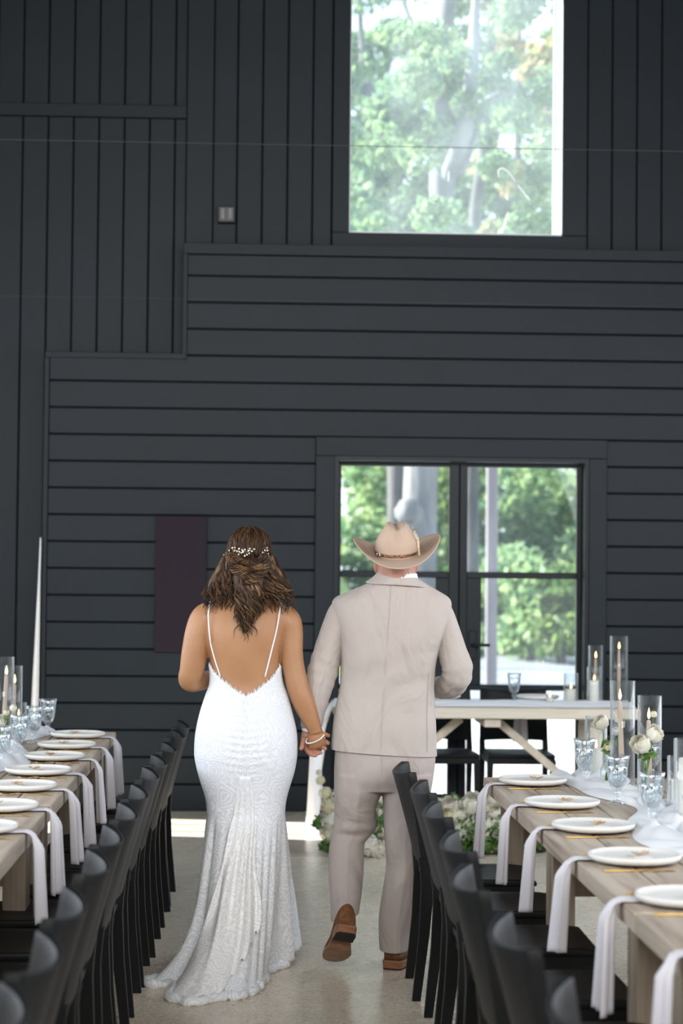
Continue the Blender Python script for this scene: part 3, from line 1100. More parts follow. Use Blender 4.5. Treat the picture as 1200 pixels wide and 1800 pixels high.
a = pix(862, 1232, 25.5)
t = thing('lamp_post', 'slim grey post standing in the gravel outside the right door', 'post', (a.x, 25.5, -0.06))
mb = MB(); mb.box((0, 0, 2.4), (0.14, 0.14, 4.8), 0.01); mb.build('shaft', 'post', t)
mb = MB(); mb.box((0, 0, 0.04), (0.26, 0.26, 0.08), 0.015); mb.build('foot_plate', 'steel', t)
mb = MB(); mb.lathe([(0.02, 4.8), (0.13, 4.82), (0.16, 4.95), (0.06, 5.1)], 16); mb.build('cap', 'steel', t)
# ================================================================== long tables
TZ = 0.775                     # table top height
RX0, RX1 = 0.966, 1.886
LX1, LX0 = -0.737, -1.657


def long_table(x0, x1, y0, y1, label, trestles):
    t = thing('farm_table', label, 'table', ((x0 + x1) / 2, (y0 + y1) / 2, 0), 0, 'long wooden banquet tables')
    n = 6
    w = (x1 - x0) / n
    for k in range(n):
        mb = MB()
        mb.span(x0 + k * w + 0.0025, x0 + (k + 1) * w - 0.0025, y0, y1, TZ - 0.055, TZ, 0.004)
        o = mb.build('plank', 'wood', t, True)
    for ty in trestles:
        for s in (0, 1):
            xa = x0 + 0.05 if s == 0 else x1 - 0.13
            mb = MB(); mb.span(xa, xa + 0.08, ty - 0.07, ty + 0.07, 0, TZ - 0.056, 0.004)
            mb.build('leg', 'wood_leg', t, True)
        mb = MB(); mb.span(x0 + 0.131, x1 - 0.131, ty - 0.03, ty + 0.03, 0.53, TZ - 0.056, 0.004)
        mb.build('crossbeam', 'wood_leg', t, True)
    mb = MB(); mb.span((x0 + x1) / 2 - 0.04, (x0 + x1) / 2 + 0.04, min(trestles) - 0.1, max(trestles) + 0.1, 0.40, 0.50, 0.004)
    mb.build('stretcher', 'wood_leg', t, True)
    return t


long_table(RX0, RX1, 5.06, 8.42, 'weathered plank table on the right, its far end by the white floor flowers', (8.15, 6.85, 5.33))
long_table(RX0, RX1, 1.70, 5.04, 'weathered plank table continuing the right row toward the camera', (4.77, 3.4, 2.0))
long_table(LX0, LX1, 7.34, 10.68, 'weathered plank table on the left, its far end nearest the boarded wall', (10.4, 9.0, 7.62))
long_table(LX0, LX1, 3.98, 7.32, 'weathered plank table continuing the left row toward the camera', (7.04, 5.65, 4.26))

# ------------------------------------------------------------------ chairs


def make_chair(label, group):
    t = thing('dining_chair', label, 'chair', (0, 0, 0), 0, group)
    HW = 0.225
    # seat, slightly dished, front edge +y

    def top(u, v):
        x = (u - 0.5) * 2 * (HW - 0.005 - 0.012 * (1 - v))
        y = -0.205 + 0.43 * v
        return x, y, 0.462 - 0.010 * (1 - (2 * u - 1) ** 2) * (1 - (2 * v - 1) ** 4) - 0.008 * max(0, v - 0.85) / 0.15
    mb = MB()
    nu, nv = 10, 8
    vs = [Vector(top(i / nu, j / nv)) for j in range(nv + 1) for i in range(nu + 1)]
    k = len(vs)
    vs += [Vector((p.x, p.y, 0.437)) for p in vs]
    fs = [(j * (nu + 1) + i, j * (nu + 1) + i + 1, (j + 1) * (nu + 1) + i + 1, (j + 1) * (nu + 1) + i) for j in range(nv) for i in range(nu)]
    fs += [tuple(k + q for q in reversed(f)) for f in fs]
    rim = [i for i in range(nu + 1)] + [j * (nu + 1) + nu for j in range(1, nv + 1)] + [nv * (nu + 1) + i for i in range(nu - 1, -1, -1)] + [j * (nu + 1) for j in range(nv - 1, 0, -1)]
    for a in range(len(rim)):
        p, q = rim[a], rim[(a + 1) % len(rim)]
        fs.append((q, p, p + k, q + k))
    mb.add(vs, fs, True)
    o = mb.build('seat', 'black_plastic', t)
    mod(o, 'BEVEL', width=0.006, segments=2, limit_method='ANGLE', angle_limit=radians(50))
    # frame under the seat
    mb = MB()
    mb.span(-HW + 0.02, HW - 0.02, 0.185, 0.215, 0.395, 0.438, 0.004)
    mb.span(-HW + 0.02, HW - 0.02, -0.195, -0.165, 0.395, 0.438, 0.004)
    for s in (-1, 1):
        mb.span(s * (HW - 0.03), s * (HW - 0.005), -0.195, 0.215, 0.395, 0.438, 0.004)
    mb.build('seat_frame', 'black_plastic', t)
    # legs: front straight, rear running up into the back
    for s in (-1, 1):
        mb = MB()
        mb.loft([[Vector((s * (HW - 0.02 + 0.004 * (1 - z / 0.44)) + a * w_, 0.195 + b * w_, z)) for a, b in ((-1, -1), (1, -1), (1, 1), (-1, 1))]
                 for z, w_ in ((0, 0.013), (0.2, 0.016), (0.42, 0.02))], smooth=False)
        mb.build('leg', 'black_plastic', t)
    for s in (-1, 1):
        mb = MB()
        prof = ((0, -0.235, 0.014, 0.016), (0.25, -0.207, 0.016, 0.020), (0.42, -0.196, 0.018, 0.024), (0.47, -0.200, 0.018, 0.023), (0.54, -0.212, 0.016, 0.018))
        mb.loft([[Vector((s * (HW - 0.012) + a * wx, y + b * wy, z)) for a, b in ((-1, -1), (1, -1), (1, 1), (-1, 1))] for z, y, wx, wy in prof], smooth=False)
        mb.build('leg', 'black_plastic', t)
    # back shell: concave toward the sitter, thick side edges, top dipping in the middle
    nu, nv = 16, 10

    def back(u, v, side):
        e = 2 * u - 1
        z0 = 0.515 + 0.006 * (1 - e * e)
        z1 = 0.872 - 0.020 * (1 - e * e)
        z = z0 + (z1 - z0) * v
        y = -0.208 - 0.056 * ((z - 0.515) / 0.355) ** 1.15
        curve = (0.018 + 0.037 * v) * (1 - e * e)
        th = 0.007 + 0.010 * abs(e) ** 4
        x = e * (HW + 0.004 - 0.006 * v)
        return Vector((x, y - curve + th * side + 0.006 * abs(e) ** 4, z))
    mb = MB()
    F = [back(i / nu, j / nv, 1) for j in range(nv + 1) for i in range(nu + 1)]
    B = [back(i / nu, j / nv, -1) for j in range(nv + 1) for i in range(nu + 1)]
    k = len(F)
    f1 = [(j * (nu + 1) + i + 1, j * (nu + 1) + i, (j + 1) * (nu + 1) + i, (j + 1) * (nu + 1) + i + 1) for j in range(nv) for i in range(nu)]
    f2 = [tuple(k + q for q in reversed(f)) for f in f1]
    rim = [i for i in range(nu + 1)] + [j * (nu + 1) + nu for j in range(1, nv + 1)] + [nv * (nu + 1) + i for i in range(nu - 1, -1, -1)] + [j * (nu + 1) for j in range(nv - 1, 0, -1)]
    f3 = []
    for a in range(len(rim)):
        p, q = rim[a], rim[(a + 1) % len(rim)]
        f3.append((p, q, q + k, p + k))
    mb.add(F + B, f1 + f2 + f3, True)
    o = mb.build('backrest', 'black_plastic', t)
    mod(o, 'BEVEL', width=0.0035, segments=2, limit_method='ANGLE', angle_limit=radians(50))
    return t


def hang_nodes(root):
    return root


chair0 = make_chair('', 'black plastic dining chairs')
first_chair = [True]


def place_chair(x, y, rz, label, group):
    if first_chair[0]:
        c = chair0
        first_chair[0] = False
    else:
        c = copy_tree(chair0)
    c.location = (x, y, 0)
    c.rotation_euler = (0, 0, rz)
    c['label'] = label
    c['group'] = group
    return c


LEFT_Y = [10.03, 9.43, 8.72, 8.11, 7.58, 6.94, 6.37, 5.80, 5.26, 4.62, 4.03, 3.50]
for i, y in enumerate(LEFT_Y):
    place_chair(-0.645 - 0.07 * (10.07 - y) / 6.4 + rnd.uniform(-.008, .008), y, pi / 2 + rnd.uniform(-.02, .02),
                'black plastic chair at the left table, %s from its far end' % ORD[i], 'black chairs along the left table')
RIGHT_Y = [7.86, 7.15, 6.46, 5.70, 5.02, 4.28, 3.55]
for i, y in enumerate(RIGHT_Y):
    place_chair((0.865, 0.88, 0.867, 0.854, 0.815, 0.828, 0.85)[i], y, -pi / 2 + rnd.uniform(-.02, .02),
                'black plastic chair at the right table, %s from its far end' % ORD[i], 'black chairs along the right table')

# ------------------------------------------------------------------ place settings


def napkin_mesh(seed):
    r = random.Random(seed)
    ph, ph2 = r.uniform(0, 6), r.uniform(0, 6)
    L = 0.275 + r.uniform(-0.03, 0.03)
    sk = r.uniform(-0.035, 0.035)
    bot = 0.105 + r.uniform(-0.012, 0.02)
    mb = MB()

    def fn(u, v):
        s = v * (0.20 + L)
        e = u - 0.5
        if s < 0.19:
            x, z = 0.19 - s, 0.0035
            w_ = 0.085 - 0.025 * (s / 0.19) ** 2
            k = 0.12
        elif s < 0.215:
            a = (s - 0.19) / 0.025 * pi / 2
            x, z = -0.013 * sin(a), 0.0035 - 0.013 * (1 - cos(a))
            w_, k = 0.060, 0.45
        else:
            d = s - 0.215
            x, z = -0.013 - 0.01 * d / L, -0.0095 - d
            q = d / L
            w_ = 0.060 + (bot - 0.060) * q ** 0.8
            k = 0.45 + 0.55 * q
        off = (0.55 + 0.45 * k) * (0.038 * (0.5 + 0.5 * sin(e * 7.5 + ph)) + 0.009 * sin(e * 19 + ph2) + 0.008)
        y = e * w_ + sk * max(0, s - 0.215) / L
        if s < 0.19:
            return Vector((x, y, z + 0.0015 * (1 + sin(e * 19 + ph2))))
        zz = z - (0.018 * e * sin(ph) * (s - 0.2) / L)
        return Vector((x - abs(off) * min(1, (s - 0.19) / 0.06) - 0.001, y, zz))
    mb.grid(fn, 20, 34)
    o = mb.build('napkin', 'linen')
    mod(o, 'SOLIDIFY', thickness=0.003, offset=1.0)
    return o


def plate_obj():
    mb = MB()
    R_ = 0.139
    mb.lathe([(0.001, 0.0), (R_ - 0.03, 0.0), (R_ - 0.012, 0.004), (R_ - 0.002, 0.010), (R_, 0.017), (R_ - 0.001, 0.023), (R_ - 0.006, 0.0245), (R_ - 0.010, 0.022),
              (R_ - 0.016, 0.0155), (R_ - 0.05, 0.014), (0.05, 0.0135), (0.001, 0.0135)], 56)
    return mb.build('plate', 'plate')


def knife_obj():
    mb = MB()
    mb.loft([[Vector((x, a * w_, 0.0025 + b * h)) for a, b in ((-1, -1), (1, -1), (1, 1), (-1, 1))] for x, w_, h in
             ((0, 0.004, 0.0018), (0.003, 0.005, 0.0024), (0.10, 0.0042, 0.0024), (0.112, 0.003, 0.0022), (0.118, 0.009, 0.0010), (0.19, 0.0095, 0.0008), (0.212, 0.006, 0.0006), (0.220, 0.001, 0.0005))])
    return mb.build('knife', 'gold')


def fork_obj():
    t = bpy.data.objects.new('fork', None); COL.objects.link(t)
    mb = MB()
    mb.tube([(0, 0, 0.003), (0.06, 0, 0.003), (0.11, 0, 0.006), (0.135, 0, 0.007)], [0.0048, 0.0038, 0.003, 0.003], 8, flat=0.5, flat_dir=Vector((0, 0, 1)))
    mb.loft([[Vector((x, a * w_, z + b * 0.0008)) for a, b in ((-1, -1), (1, -1), (1, 1), (-1, 1))] for x, w_, z in ((0.13, 0.004, 0.007), (0.142, 0.011, 0.006), (0.155, 0.012, 0.004))])
    mb.build('handle', 'gold', t)
    mb = MB()
    for k in range(4):
        y = -0.0105 + 0.007 * k
        mb.tube([(0.153, y, 0.0045), (0.175, y, 0.003), (0.198, y * 0.95, 0.006)], [0.0018, 0.0016, 0.0008], 5)
    mb.build('tines', 'gold', t)
    return t


def card_obj():
    mb = MB()
    mb.box((0, 0, 0.0145), (0.052, 0.034, 0.001))
    o = mb.build('place_card', 'card')
    return o


def sprig_obj():
    t = bpy.data.objects.new('dried_flower', None); COL.objects.link(t)
    r = random.Random(4)
    mb = MB()
    for k in range(11):
        a = k * 2.399
        c, s = cos(a), sin(a)
        rr = 0.012 + 0.012 * r.random()
        mb.add([Vector((c * 0.002, s * 0.002, 0.019)), Vector((c * rr - s * 0.007, s * rr + c * 0.007, 0.022 + 0.007 * r.random())),
                Vector((c * rr * 1.5, s * rr * 1.5, 0.023 + 0.012 * r.random())), Vector((c * rr + s * 0.007, s * rr - c * 0.007, 0.022 + 0.007 * r.random()))], [(0, 1, 2, 3)], False)
    mb.build('petals', 'dried', t)
    mb = MB(); mb.tube([(0, 0, 0.017), (0.012, -0.014, 0.0155), (0.02, -0.034, 0.016)], 0.001, 5); mb.build('stem', 'dried', t)
    return t


proto_nap = [napkin_mesh(s) for s in (11, 12, 13, 14, 15)]
proto = dict(plate=plate_obj(), knife=knife_obj(), fork=fork_obj(), card=card_obj(), sprig=sprig_obj())
used = set()


def put(p, loc, rz, label, cat, group):
    o = p if p.name not in used and not used.add(p.name) else copy_tree(p)
    o.location = loc
    o.rotation_euler = (0, 0, rz)
    return tag(o, label, cat, group)


def setting(side, x_edge, y, i, tname, napdy=0.0):
    rz = 0 if side > 0 else pi
    sx_ = side
    xc = x_edge + sx_ * 0.168
    w_ = ORD[i] + ' from far end of the ' + tname
    put(proto_nap[(i + (0 if side > 0 else 2)) % 5], (x_edge, y + napdy, TZ), rz, 'white linen napkin over the table edge, ' + w_, 'napkin', 'white napkins on the ' + tname)
    put(proto['plate'], (xc, y, TZ + 0.0075), rz, 'round white stoneware plate, ' + w_, 'plate', 'white plates on the ' + tname)
    kx = x_edge + sx_ * 0.045
    # fork and knife lie along the table width; the diner's right hand is toward the camera on the right table
    put(proto['knife'], (kx, y - sx_ * 0.165, TZ + 0.0005), rz + 0.02, 'gold knife lying beside the plate %s' % w_, 'knife', 'gold knives on the ' + tname)
    put(proto['fork'], (kx - sx_ * 0.01, y + sx_ * 0.160, TZ + 0.0005), rz, 'gold fork lying beside the plate %s' % w_, 'fork', 'gold forks on the ' + tname)
    put(proto['card'], (xc + sx_ * 0.02, y - 0.025, TZ + 0.0075), rz + 0.2 * ((i * 7) % 5 - 2) * 0.4, 'small white place card on the plate %s' % w_, 'card', 'place cards on the ' + tname)
    put(proto['sprig'], (xc + sx_ * 0.015, y - 0.005, TZ + 0.0065), rz + i * 1.3, 'beige dried flower on the plate %s' % w_, 'flower', 'dried flowers on the ' + tname)


for i, (y, dn) in enumerate(((8.11, 0.0), (7.33, 0.02), (6.65, 0.05), (5.92, 0.06), (5.18, 0.05), (4.45, 0.04))):
    setting(1, RX0, y, i, 'right table', dn)
for i, y in enumerate((10.27, 9.66, 9.06, 8.42, 7.81, 7.15, 6.55)):
    setting(-1, LX1, y, i, 'left table', 0.0)

# ------------------------------------------------------------------ gauze runners, glassware, candles


def runner(x, y0, y1, z, w_, hgt, seed, label, horizontal=False):
    r = random.Random(seed)
    ph = [r.uniform(0, 6.28) for _ in range(8)]
    L = y1 - y0
    mb = MB()

    def fn(u, v):
        s = v * L
        e = 2 * u - 1
        lat = 0.05 * sin(s * 2.3 + ph[0]) + 0.03 * sin(s * 5.1 + ph[1])
        ww = w_ * (0.8 + 0.25 * sin(s * 3.7 + ph[2]) + 0.12 * sin(s * 9 + ph[3]))
        ridg = abs(sin(e * 3.1 + 1.6 * sin(s * 4.2 + ph[4]) + ph[5])) * 0.5 + abs(sin(e * 6.3 + 2.2 * sin(s * 7.7 + ph[6]) + s * 3 + ph[7])) * 0.35 + 0.25 * abs(sin(s * 13 + e * 4))
        hh = z + 0.002 + hgt * ridg * (1 - abs(e) ** 3)
        if horizontal:
            return Vector((y0 + s, x + lat * 0.3 + e * ww / 2, hh))
        return Vector((x + lat + e * ww / 2, y0 + s, hh))
    mb.grid(fn, 26, int(L * 42))
    o = mb.build('table_runner', 'gauze')
    return tag(o, label, 'table runner')


runner(1.415, 4.2, 8.40, TZ, 0.30, 0.052, 1, 'crumpled white gauze runner along the middle of the right table')
runner(-1.20, 5.2, 10.64, TZ, 0.30, 0.055, 2, 'crumpled white gauze runner along the middle of the left table')


def goblet(loc, label, group):
    t = thing('goblet', label, 'glass', loc, 0, group)
    mb = MB()
    out = [(0.001, 0.0), (0.036, 0.0), (0.037, 0.003), (0.022, 0.010), (0.010, 0.016), (0.0075, 0.024), (0.013, 0.033), (0.015, 0.039), (0.009, 0.046), (0.012, 0.052),
           (0.026, 0.066), (0.034, 0.085), (0.038, 0.110), (0.0400, 0.140), (0.0425, 0.165), (0.0465, 0.183)]
    inn = [(0.0455, 0.183), (0.0405, 0.164), (0.0376, 0.140), (0.0355, 0.110), (0.031, 0.086), (0.022, 0.069), (0.006, 0.060), (0.001, 0.059)]
    mb.lathe(out + inn, 28)
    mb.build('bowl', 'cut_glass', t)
    mb = MB()
    mb.lathe([(0.001, 0.0592), (0.006, 0.0603), (0.0218, 0.0694), (0.0308, 0.0862), (0.0353, 0.110), (0.0374, 0.140), (0.0392, 0.156), (0.001, 0.156)], 24)
    mb.build('water', 'water', t)
    return t


for i, y in enumerate((8.20, 7.45, 6.80, 6.1)):
    goblet((1.36, y, TZ + 0.001), 'cut glass goblet on the near side of right table, %s from its far end' % ORD[i], 'goblets on the right table')
goblet((1.665, 8.33, TZ + 0.001), 'cut glass water goblet on the far side of the right table, beside its end', 'goblets on the right table')
goblet((1.69, 7.55, TZ + 0.001), 'cut glass goblet on the far side of the right table, behind white flowers', 'goblets on the right table')
for i, y in enumerate((10.52, 9.97, 9.35, 8.72)):
    goblet((-1.095 + (0.01 if i == 0 else 0), y, TZ + 0.001), 'cut glass water goblet on the left table, %s from its far end' % ORD[i], 'goblets on the left table')


def flame(mb, x, y, z, s=1.0):
    mb.lathe([(0.0005, 0), (0.0045 * s, 0.006 * s), (0.0062 * s, 0.013 * s), (0.0045 * s, 0.024 * s), (0.0018 * s, 0.034 * s), (0.0003, 0.041 * s)], 10, (x, y, z))


def hurricane(loc, r, h, label, group):
    """clear cylinder sleeve, top-level; the candle in it is a thing of its own"""
    mb = MB()
    mb.lathe([(0.002, 0.0), (r, 0.0), (r, h), (r - 0.0028, h), (r - 0.0028, 0.006), (0.002, 0.006)], 40)
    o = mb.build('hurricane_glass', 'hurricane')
    o.location = loc
    return tag(o, label, 'vase', group)


def taper_candle(loc, h, label, group, lean=(0, 0)):
    t = thing('taper_candle', label, 'candle', loc, 0, group)
    mb = MB()
    mb.tube([(lean[0] * k, lean[1] * k, 0.008 + (h - 0.008) * k) for k in (0, 0.3, 0.6, 0.9, 0.985, 1)], [0.0115, 0.0112, 0.0105, 0.0092, 0.008, 0.004], 14)
    mb.build('wax_stick', 'taper', t)
    mb = MB(); mb.tube([(lean[0], lean[1], h - 0.002), (lean[0] + 0.001, lean[1], h + 0.009)], 0.0009, 5); mb.build('wick', 'wick', t)
    mb = MB(); flame(mb, lean[0] + 0.001, lean[1], h + 0.004, 1.1); mb.build('flame', 'flame', t)
    return t


def pillar_candle(loc, r, h, label, group):
    t = thing('pillar_candle', label, 'candle', loc, 0, group)
    mb = MB()
    mb.lathe([(0.001, 0.0085), (r - 0.002, 0.0085), (r, 0.011), (r, h - 0.004), (r - 0.003, h), (r - 0.007, h - 0.002), (0.006, h - 0.006), (0.001, h - 0.006)], 28)
    mb.build('wax_body', 'wax', t)
    mb = MB(); mb.tube([(0, 0, h - 0.007), (0.001, 0, h + 0.006)], 0.001, 5); mb.build('wick', 'wick', t)
    mb = MB(); flame(mb, 0.001, 0, h + 0.001, 0.9); mb.build('flame', 'flame', t)
    return t


def taper_set(x, y, z, r, hg, hc, where, lean=(0, 0)):
    hurricane((x, y, z), r, hg, 'tall clear glass cylinder ' + where, 'glass candle cylinders')
    taper_candle((x, y, z), hc, 'lit blush taper candle in the glass ' + where, 'blush taper candles', lean)


def pillar_set(x, y, z, r, hg, hc, rc, where):
    hurricane((x, y, z), r, hg, 'short clear glass cylinder ' + where, 'glass candle cylinders')
    pillar_candle((x, y, z), rc, hc, 'ivory pillar candle in the glass ' + where, 'ivory pillar candles')


ZR = TZ + 0.006
taper_set(1.455, 7.86, ZR, 0.049, 0.435, 0.355, 'tallest on the right table by white flowers', (-0.012, 0))
taper_set(1.535, 7.72, ZR, 0.047, 0.385, 0.29, 'second tallest on the right table', (-0.004, 0))
pillar_set(1.425, 8.30, ZR, 0.047, 0.262, 0.128, 0.026, 'at the far end of the right table')
pillar_set(1.535, 7.18, ZR, 0.042, 0.20, 0.115, 0.027, 'at right edge of right table, low behind third goblet')
pillar_set(1.47, 6.72, ZR, 0.050, 0.30, 0.235, 0.034, 'at right edge of right table, taller and nearer')
taper_set(-1.205, 9.62, ZR, 0.050, 0.435, 0.345, 'tallest on the left table', (0.012, 0))
taper_set(-1.19, 9.88, ZR, 0.045, 0.380, 0.29, 'second tallest on the left table', (0.006, 0))
pillar_set(-1.215, 10.33, ZR, 0.042, 0.170, 0.10, 0.027, 'at the far end of left table behind goblets')

# flowers in bud vases


def rose(mb, c, r, axis, rg_, layers=4):
    """layered cupped petals around an axis"""
    axis = Vector(axis).normalized()
    a0 = axis.orthogonal().normalized()
    b0 = axis.cross(a0)
    c = Vector(c)
    mb.ball(c, r * 0.40, 10, 6)
    for L in range(layers):
        n = 4 + L
        R_ = r * (0.45 + 0.50 * L / max(1, layers - 1))
        p0 = radians(12 + 9.5 * L)
        for k in range(n):
            th0 = 2 * pi * (k + 0.5 * (L % 2)) / n + rg_.uniform(-.2, .2)
            half = pi / n * 1.35
            lift = rg_.uniform(-.06, .10)
            pts = []
            for j in range(4):
                v = j / 3
                ph = radians(125) + (p0 - lift - radians(125)) * v
                for i in range(4):
                    e = (i - 1.5) / 1.5
                    th = th0 + half * e * (0.55 + 0.45 * sin(pi * min(1, v * 1.2) * 0.9 + 0.2))
                    rr = R_ * (1 + 0.10 * v ** 3 + 0.05 * e * (1 if i else 1) + rg_.uniform(-.015, .015))
                    q = ph + 0.10 * e * e * v
                    pts.append(c + (a0 * cos(th) + b0 * sin(th)) * (rr * sin(q)) + axis * (rr * cos(q)))
            fs = [(j * 4 + i, j * 4 + i + 1, j * 4 + i + 5, j * 4 + i + 4) for j in range(3) for i in range(3)]
            mb.add(pts, fs, True)


def bud_vase(loc, stems, label, hv=0.11):
    """stems: (dx, dy, dz of the bloom, radius, material, axis)"""
    t = thing('bud_vase', label, 'vase', loc, 0, 'bud vases of white flowers')
    mb = MB()
    mb.lathe([(0.002, 0.0), (0.026, 0.0), (0.029, 0.01), (0.029, hv * 0.6), (0.016, hv * 0.8), (0.014, hv), (0.0122, hv), (0.0142, hv * 0.8), (0.027, hv * 0.6), (0.027, 0.008), (0.002, 0.006)], 24)
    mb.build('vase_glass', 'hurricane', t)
    rg2 = random.Random(int(loc[1] * 100))
    for dx, dy, dz, r, mt, ax in stems:
        mb = MB()
        tip = Vector((dx, dy, dz)) - Vector(ax).normalized() * r * 0.3
        mb.tube([(-dx * 0.2, -dy * 0.2, 0.012), (dx * 0.08, dy * 0.08, hv * 0.9), (dx * 0.6, dy * 0.6, hv + (dz - hv) * 0.5), tip], [0.0025, 0.0025, 0.0022, 0.002], 6)
        mb.build('stem', 'stem', t)
        mb = MB(); rose(mb, (dx, dy, dz), r, ax, rg2, 6 if r > 0.03 else 3)
        mb.build('bloom', mt, t)
        mb = MB()
        leaves(mb, (dx * 0.5, dy * 0.5, hv + (dz - hv) * 0.45), (0.018, 0.018, 0.03), 5, 0.03, rg2)
        mb.build('leaf', 'fern', t)
    return t


bud_vase((1.475, 7.50, ZR), [(-0.02, -0.01, 0.215, 0.040, 'white_petal', (-0.5, -0.6, 0.5)), (0.035, 0.0, 0.255, 0.036, 'white_petal', (0.6, -0.5, 0.5)), (0.035, 0.02, 0.325, 0.014, 'cream_petal', (0, -0.2, 1))],
         'clear bud vase of two large white ranunculus and a bud, right table', 0.10)
bud_vase((1.415, 7.98, ZR), [(-0.025, 0.0, 0.26, 0.033, 'white_petal', (-0.6, -0.4, 0.6)), (0.03, -0.01, 0.225, 0.018, 'white_petal', (0.2, -0.6, 0.8)), (0.0, -0.02, 0.165, 0.018, 'cream_petal', (-0.2, -0.6, 0.6)), (0.045, 0.0, 0.27, 0.016, 'white_petal', (0.4, -0.3, 0.8))],
         'clear bud vase of one ranunculus and small filler flowers on the right table', 0.12)
bud_vase((-1.165, 9.15, ZR), [(0.0, 0.0, 0.16, 0.034, 'white_petal', (0.2, -0.6, 0.6)), (0.03, 0.02, 0.20, 0.016, 'cream_petal', (0.3, -0.4, 0.8)), (0.06, 0.03, 0.22, 0.018, 'white_petal', (0.5, -0.3, 0.7))],
         'clear bud vase of small white flowers on the left table', 0.10)

# ================================================================== sweetheart table
SY = 12.75
sx0, sx1 = pix(585, 1250, SY).x, pix(1108, 1250, SY).x
SZ = pix(900, 1244, SY - 0.32).z
t = thing('head_table', 'whitewashed wooden head table in front of the glazed doors', 'table', ((sx0 + sx1) / 2, SY, 0))
for k in range(4):
    mb = MB(); y0 = SY - 0.34 + k * 0.17
    mb.span(sx0, sx1, y0 + 0.001, y0 + 0.169, SZ - 0.07, SZ, 0.006); mb.build('plank', 'pale_wood', t, True)
for s, xx in ((-1, sx0 + 0.20), (1, sx1 - 0.26)):
    mb = MB(); mb.span(xx - 0.04, xx + 0.04, SY - 0.26, SY + 0.26, SZ - 0.12, SZ - 0.071, 0.004); mb.build('crossbeam', 'pale_wood_leg', t, True)
    for q in (-1, 1):
        mb = MB(); mb.loft([[Vector((xx + a * 0.04, SY + q * (0.18 + 0.10 * (1 - z / SZ)) + b * 0.035, z)) for a, b in ((-1, -1), (1, -1), (1, 1), (-1, 1))] for z in (0, SZ - 0.121)], smooth=False)
        mb.build('leg', 'pale_wood_leg', t, True)
    # diagonal brace running from mid top down to the leg
    mb = MB()
    xi = xx - s * 0.62
    d = Vector((xx - xi, 0, -0.52)); L = d.length
    ang = math.atan2(-d.z, d.x)
    mb.box(((xi + xx) / 2, SY, SZ - 0.09 - 0.26), (L, 0.06, 0.05), 0.004, rot=Matrix.Rotation(ang, 3, 'Y'))
    mb.build('brace', 'pale_wood_leg', t, True)
mb = MB(); mb.span(pix(842, 1250, SY).x, pix(870, 1250, SY).x, SY - 0.30, SY + 0.30, SZ - 0.125, SZ - 0.071, 0.004); mb.build('crossbeam', 'pale_wood_leg', t, True)
mb = MB(); mb.span(sx0 + 0.24, sx1 - 0.30, SY - 0.03, SY + 0.03, 0.14, 0.20, 0.004); mb.build('stretcher', 'pale_wood_leg', t, True)

# runner over it, falling to the floor at the left end
mb = MB()


def hr(u, v):
    s = v * (1.95 + SZ + 0.02)
    e = 2 * u - 1
    if s < 1.93:
        x = sx1 - 0.03 - s * (sx1 - 0.03 - sx0) / 1.93
        return Vector((x, SY - 0.12 + e * (0.21 + 0.015 * sin(s * 4)) + 0.008 * sin(s * 11), SZ + 0.004 + 0.030 * abs(sin(e * 5 + 2 * sin(s * 5))) * (1 - e ** 4)))
    d = s - 1.93
    x = sx0 - 0.012 - 0.03 * min(1, d * 6) - 0.05 * d - 0.085 * abs(sin(e * 4.5 + d * 1.2)) * min(1, d * 5)
    return Vector((x, SY - 0.12 + e * (0.21 - 0.07 * min(1, d)) + 0.02 * sin(d * 9), max(0.004, SZ + 0.006 - d)))


mb.grid(hr, 26, 150)
o = mb.build('table_runner', 'gauze')
tag(o, 'white gauze runner on the head table, falling to the floor at its left end', 'table runner')

place_chair(pix(908, 1400, 13.22).x, 13.20, pi, 'black plastic chair behind the head table, in front of the right door', 'black chairs behind the head table')
place_chair(pix(775, 1400, 13.22).x, 13.20, pi + 0.04, 'black plastic chair behind the head table, half hidden by the man in the suit', 'black chairs behind the head table')
for i, (px, lb) in enumerate(((945, 'by the standing goblet'), (772, 'beside the suited elbow'))):
    x = pix(px, 1240, SY + 0.16).x
    o = put(proto['plate'], (x, SY + 0.17, SZ + 0.0265), 0, 'round white plate on the head table ' + lb, 'plate', 'white plates on the head table')
    n_ = put(proto_nap[i], (x - 0.08, SY + 0.34, SZ + 0.0225), -pi / 2, 'white linen napkin hanging off the back of the head table, ' + lb, 'napkin', 'napkins on the head table')
goblet((pix(902, 1240, SY - 0.02).x, SY - 0.05, SZ + 0.02), 'cut glass water goblet alone on the head table', 'goblets on the head table')
pillar_set(pix(1002, 1240, SY).x, SY - 0.02, SZ + 0.008, 0.047, 0.195, 0.095, 0.034, 'on the head table, left of tall ones')
pillar_set(pix(1039, 1240, SY).x, SY - 0.10, SZ + 0.008, 0.045, 0.24, 0.155, 0.031, 'on the head table among tall ones')
taper_set(pix(1047, 1240, SY + 0.1).x, SY + 0.12, SZ + 0.008, 0.046, 0.37, 0.285, 'second tallest on the head table')
taper_set(pix(1085, 1240, SY + 0.02).x, SY - 0.02, SZ + 0.008, 0.056, 0.435, 0.35, 'tallest on the head table')
x = pix(965, 1240, SY - 0.1).x
mb = MB(); mb.lathe([(0.002, 0), (0.024, 0), (0.027, 0.05), (0.0245, 0.05), (0.022, 0.006), (0.002, 0.005)], 24)
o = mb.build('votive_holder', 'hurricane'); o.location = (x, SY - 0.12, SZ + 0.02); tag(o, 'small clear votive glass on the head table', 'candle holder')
pillar_candle((x, SY - 0.12, SZ + 0.02), 0.019, 0.034, 'small ivory votive candle on the head table', 'ivory pillar candles')

# ================================================================== floor flowers
FL = {}


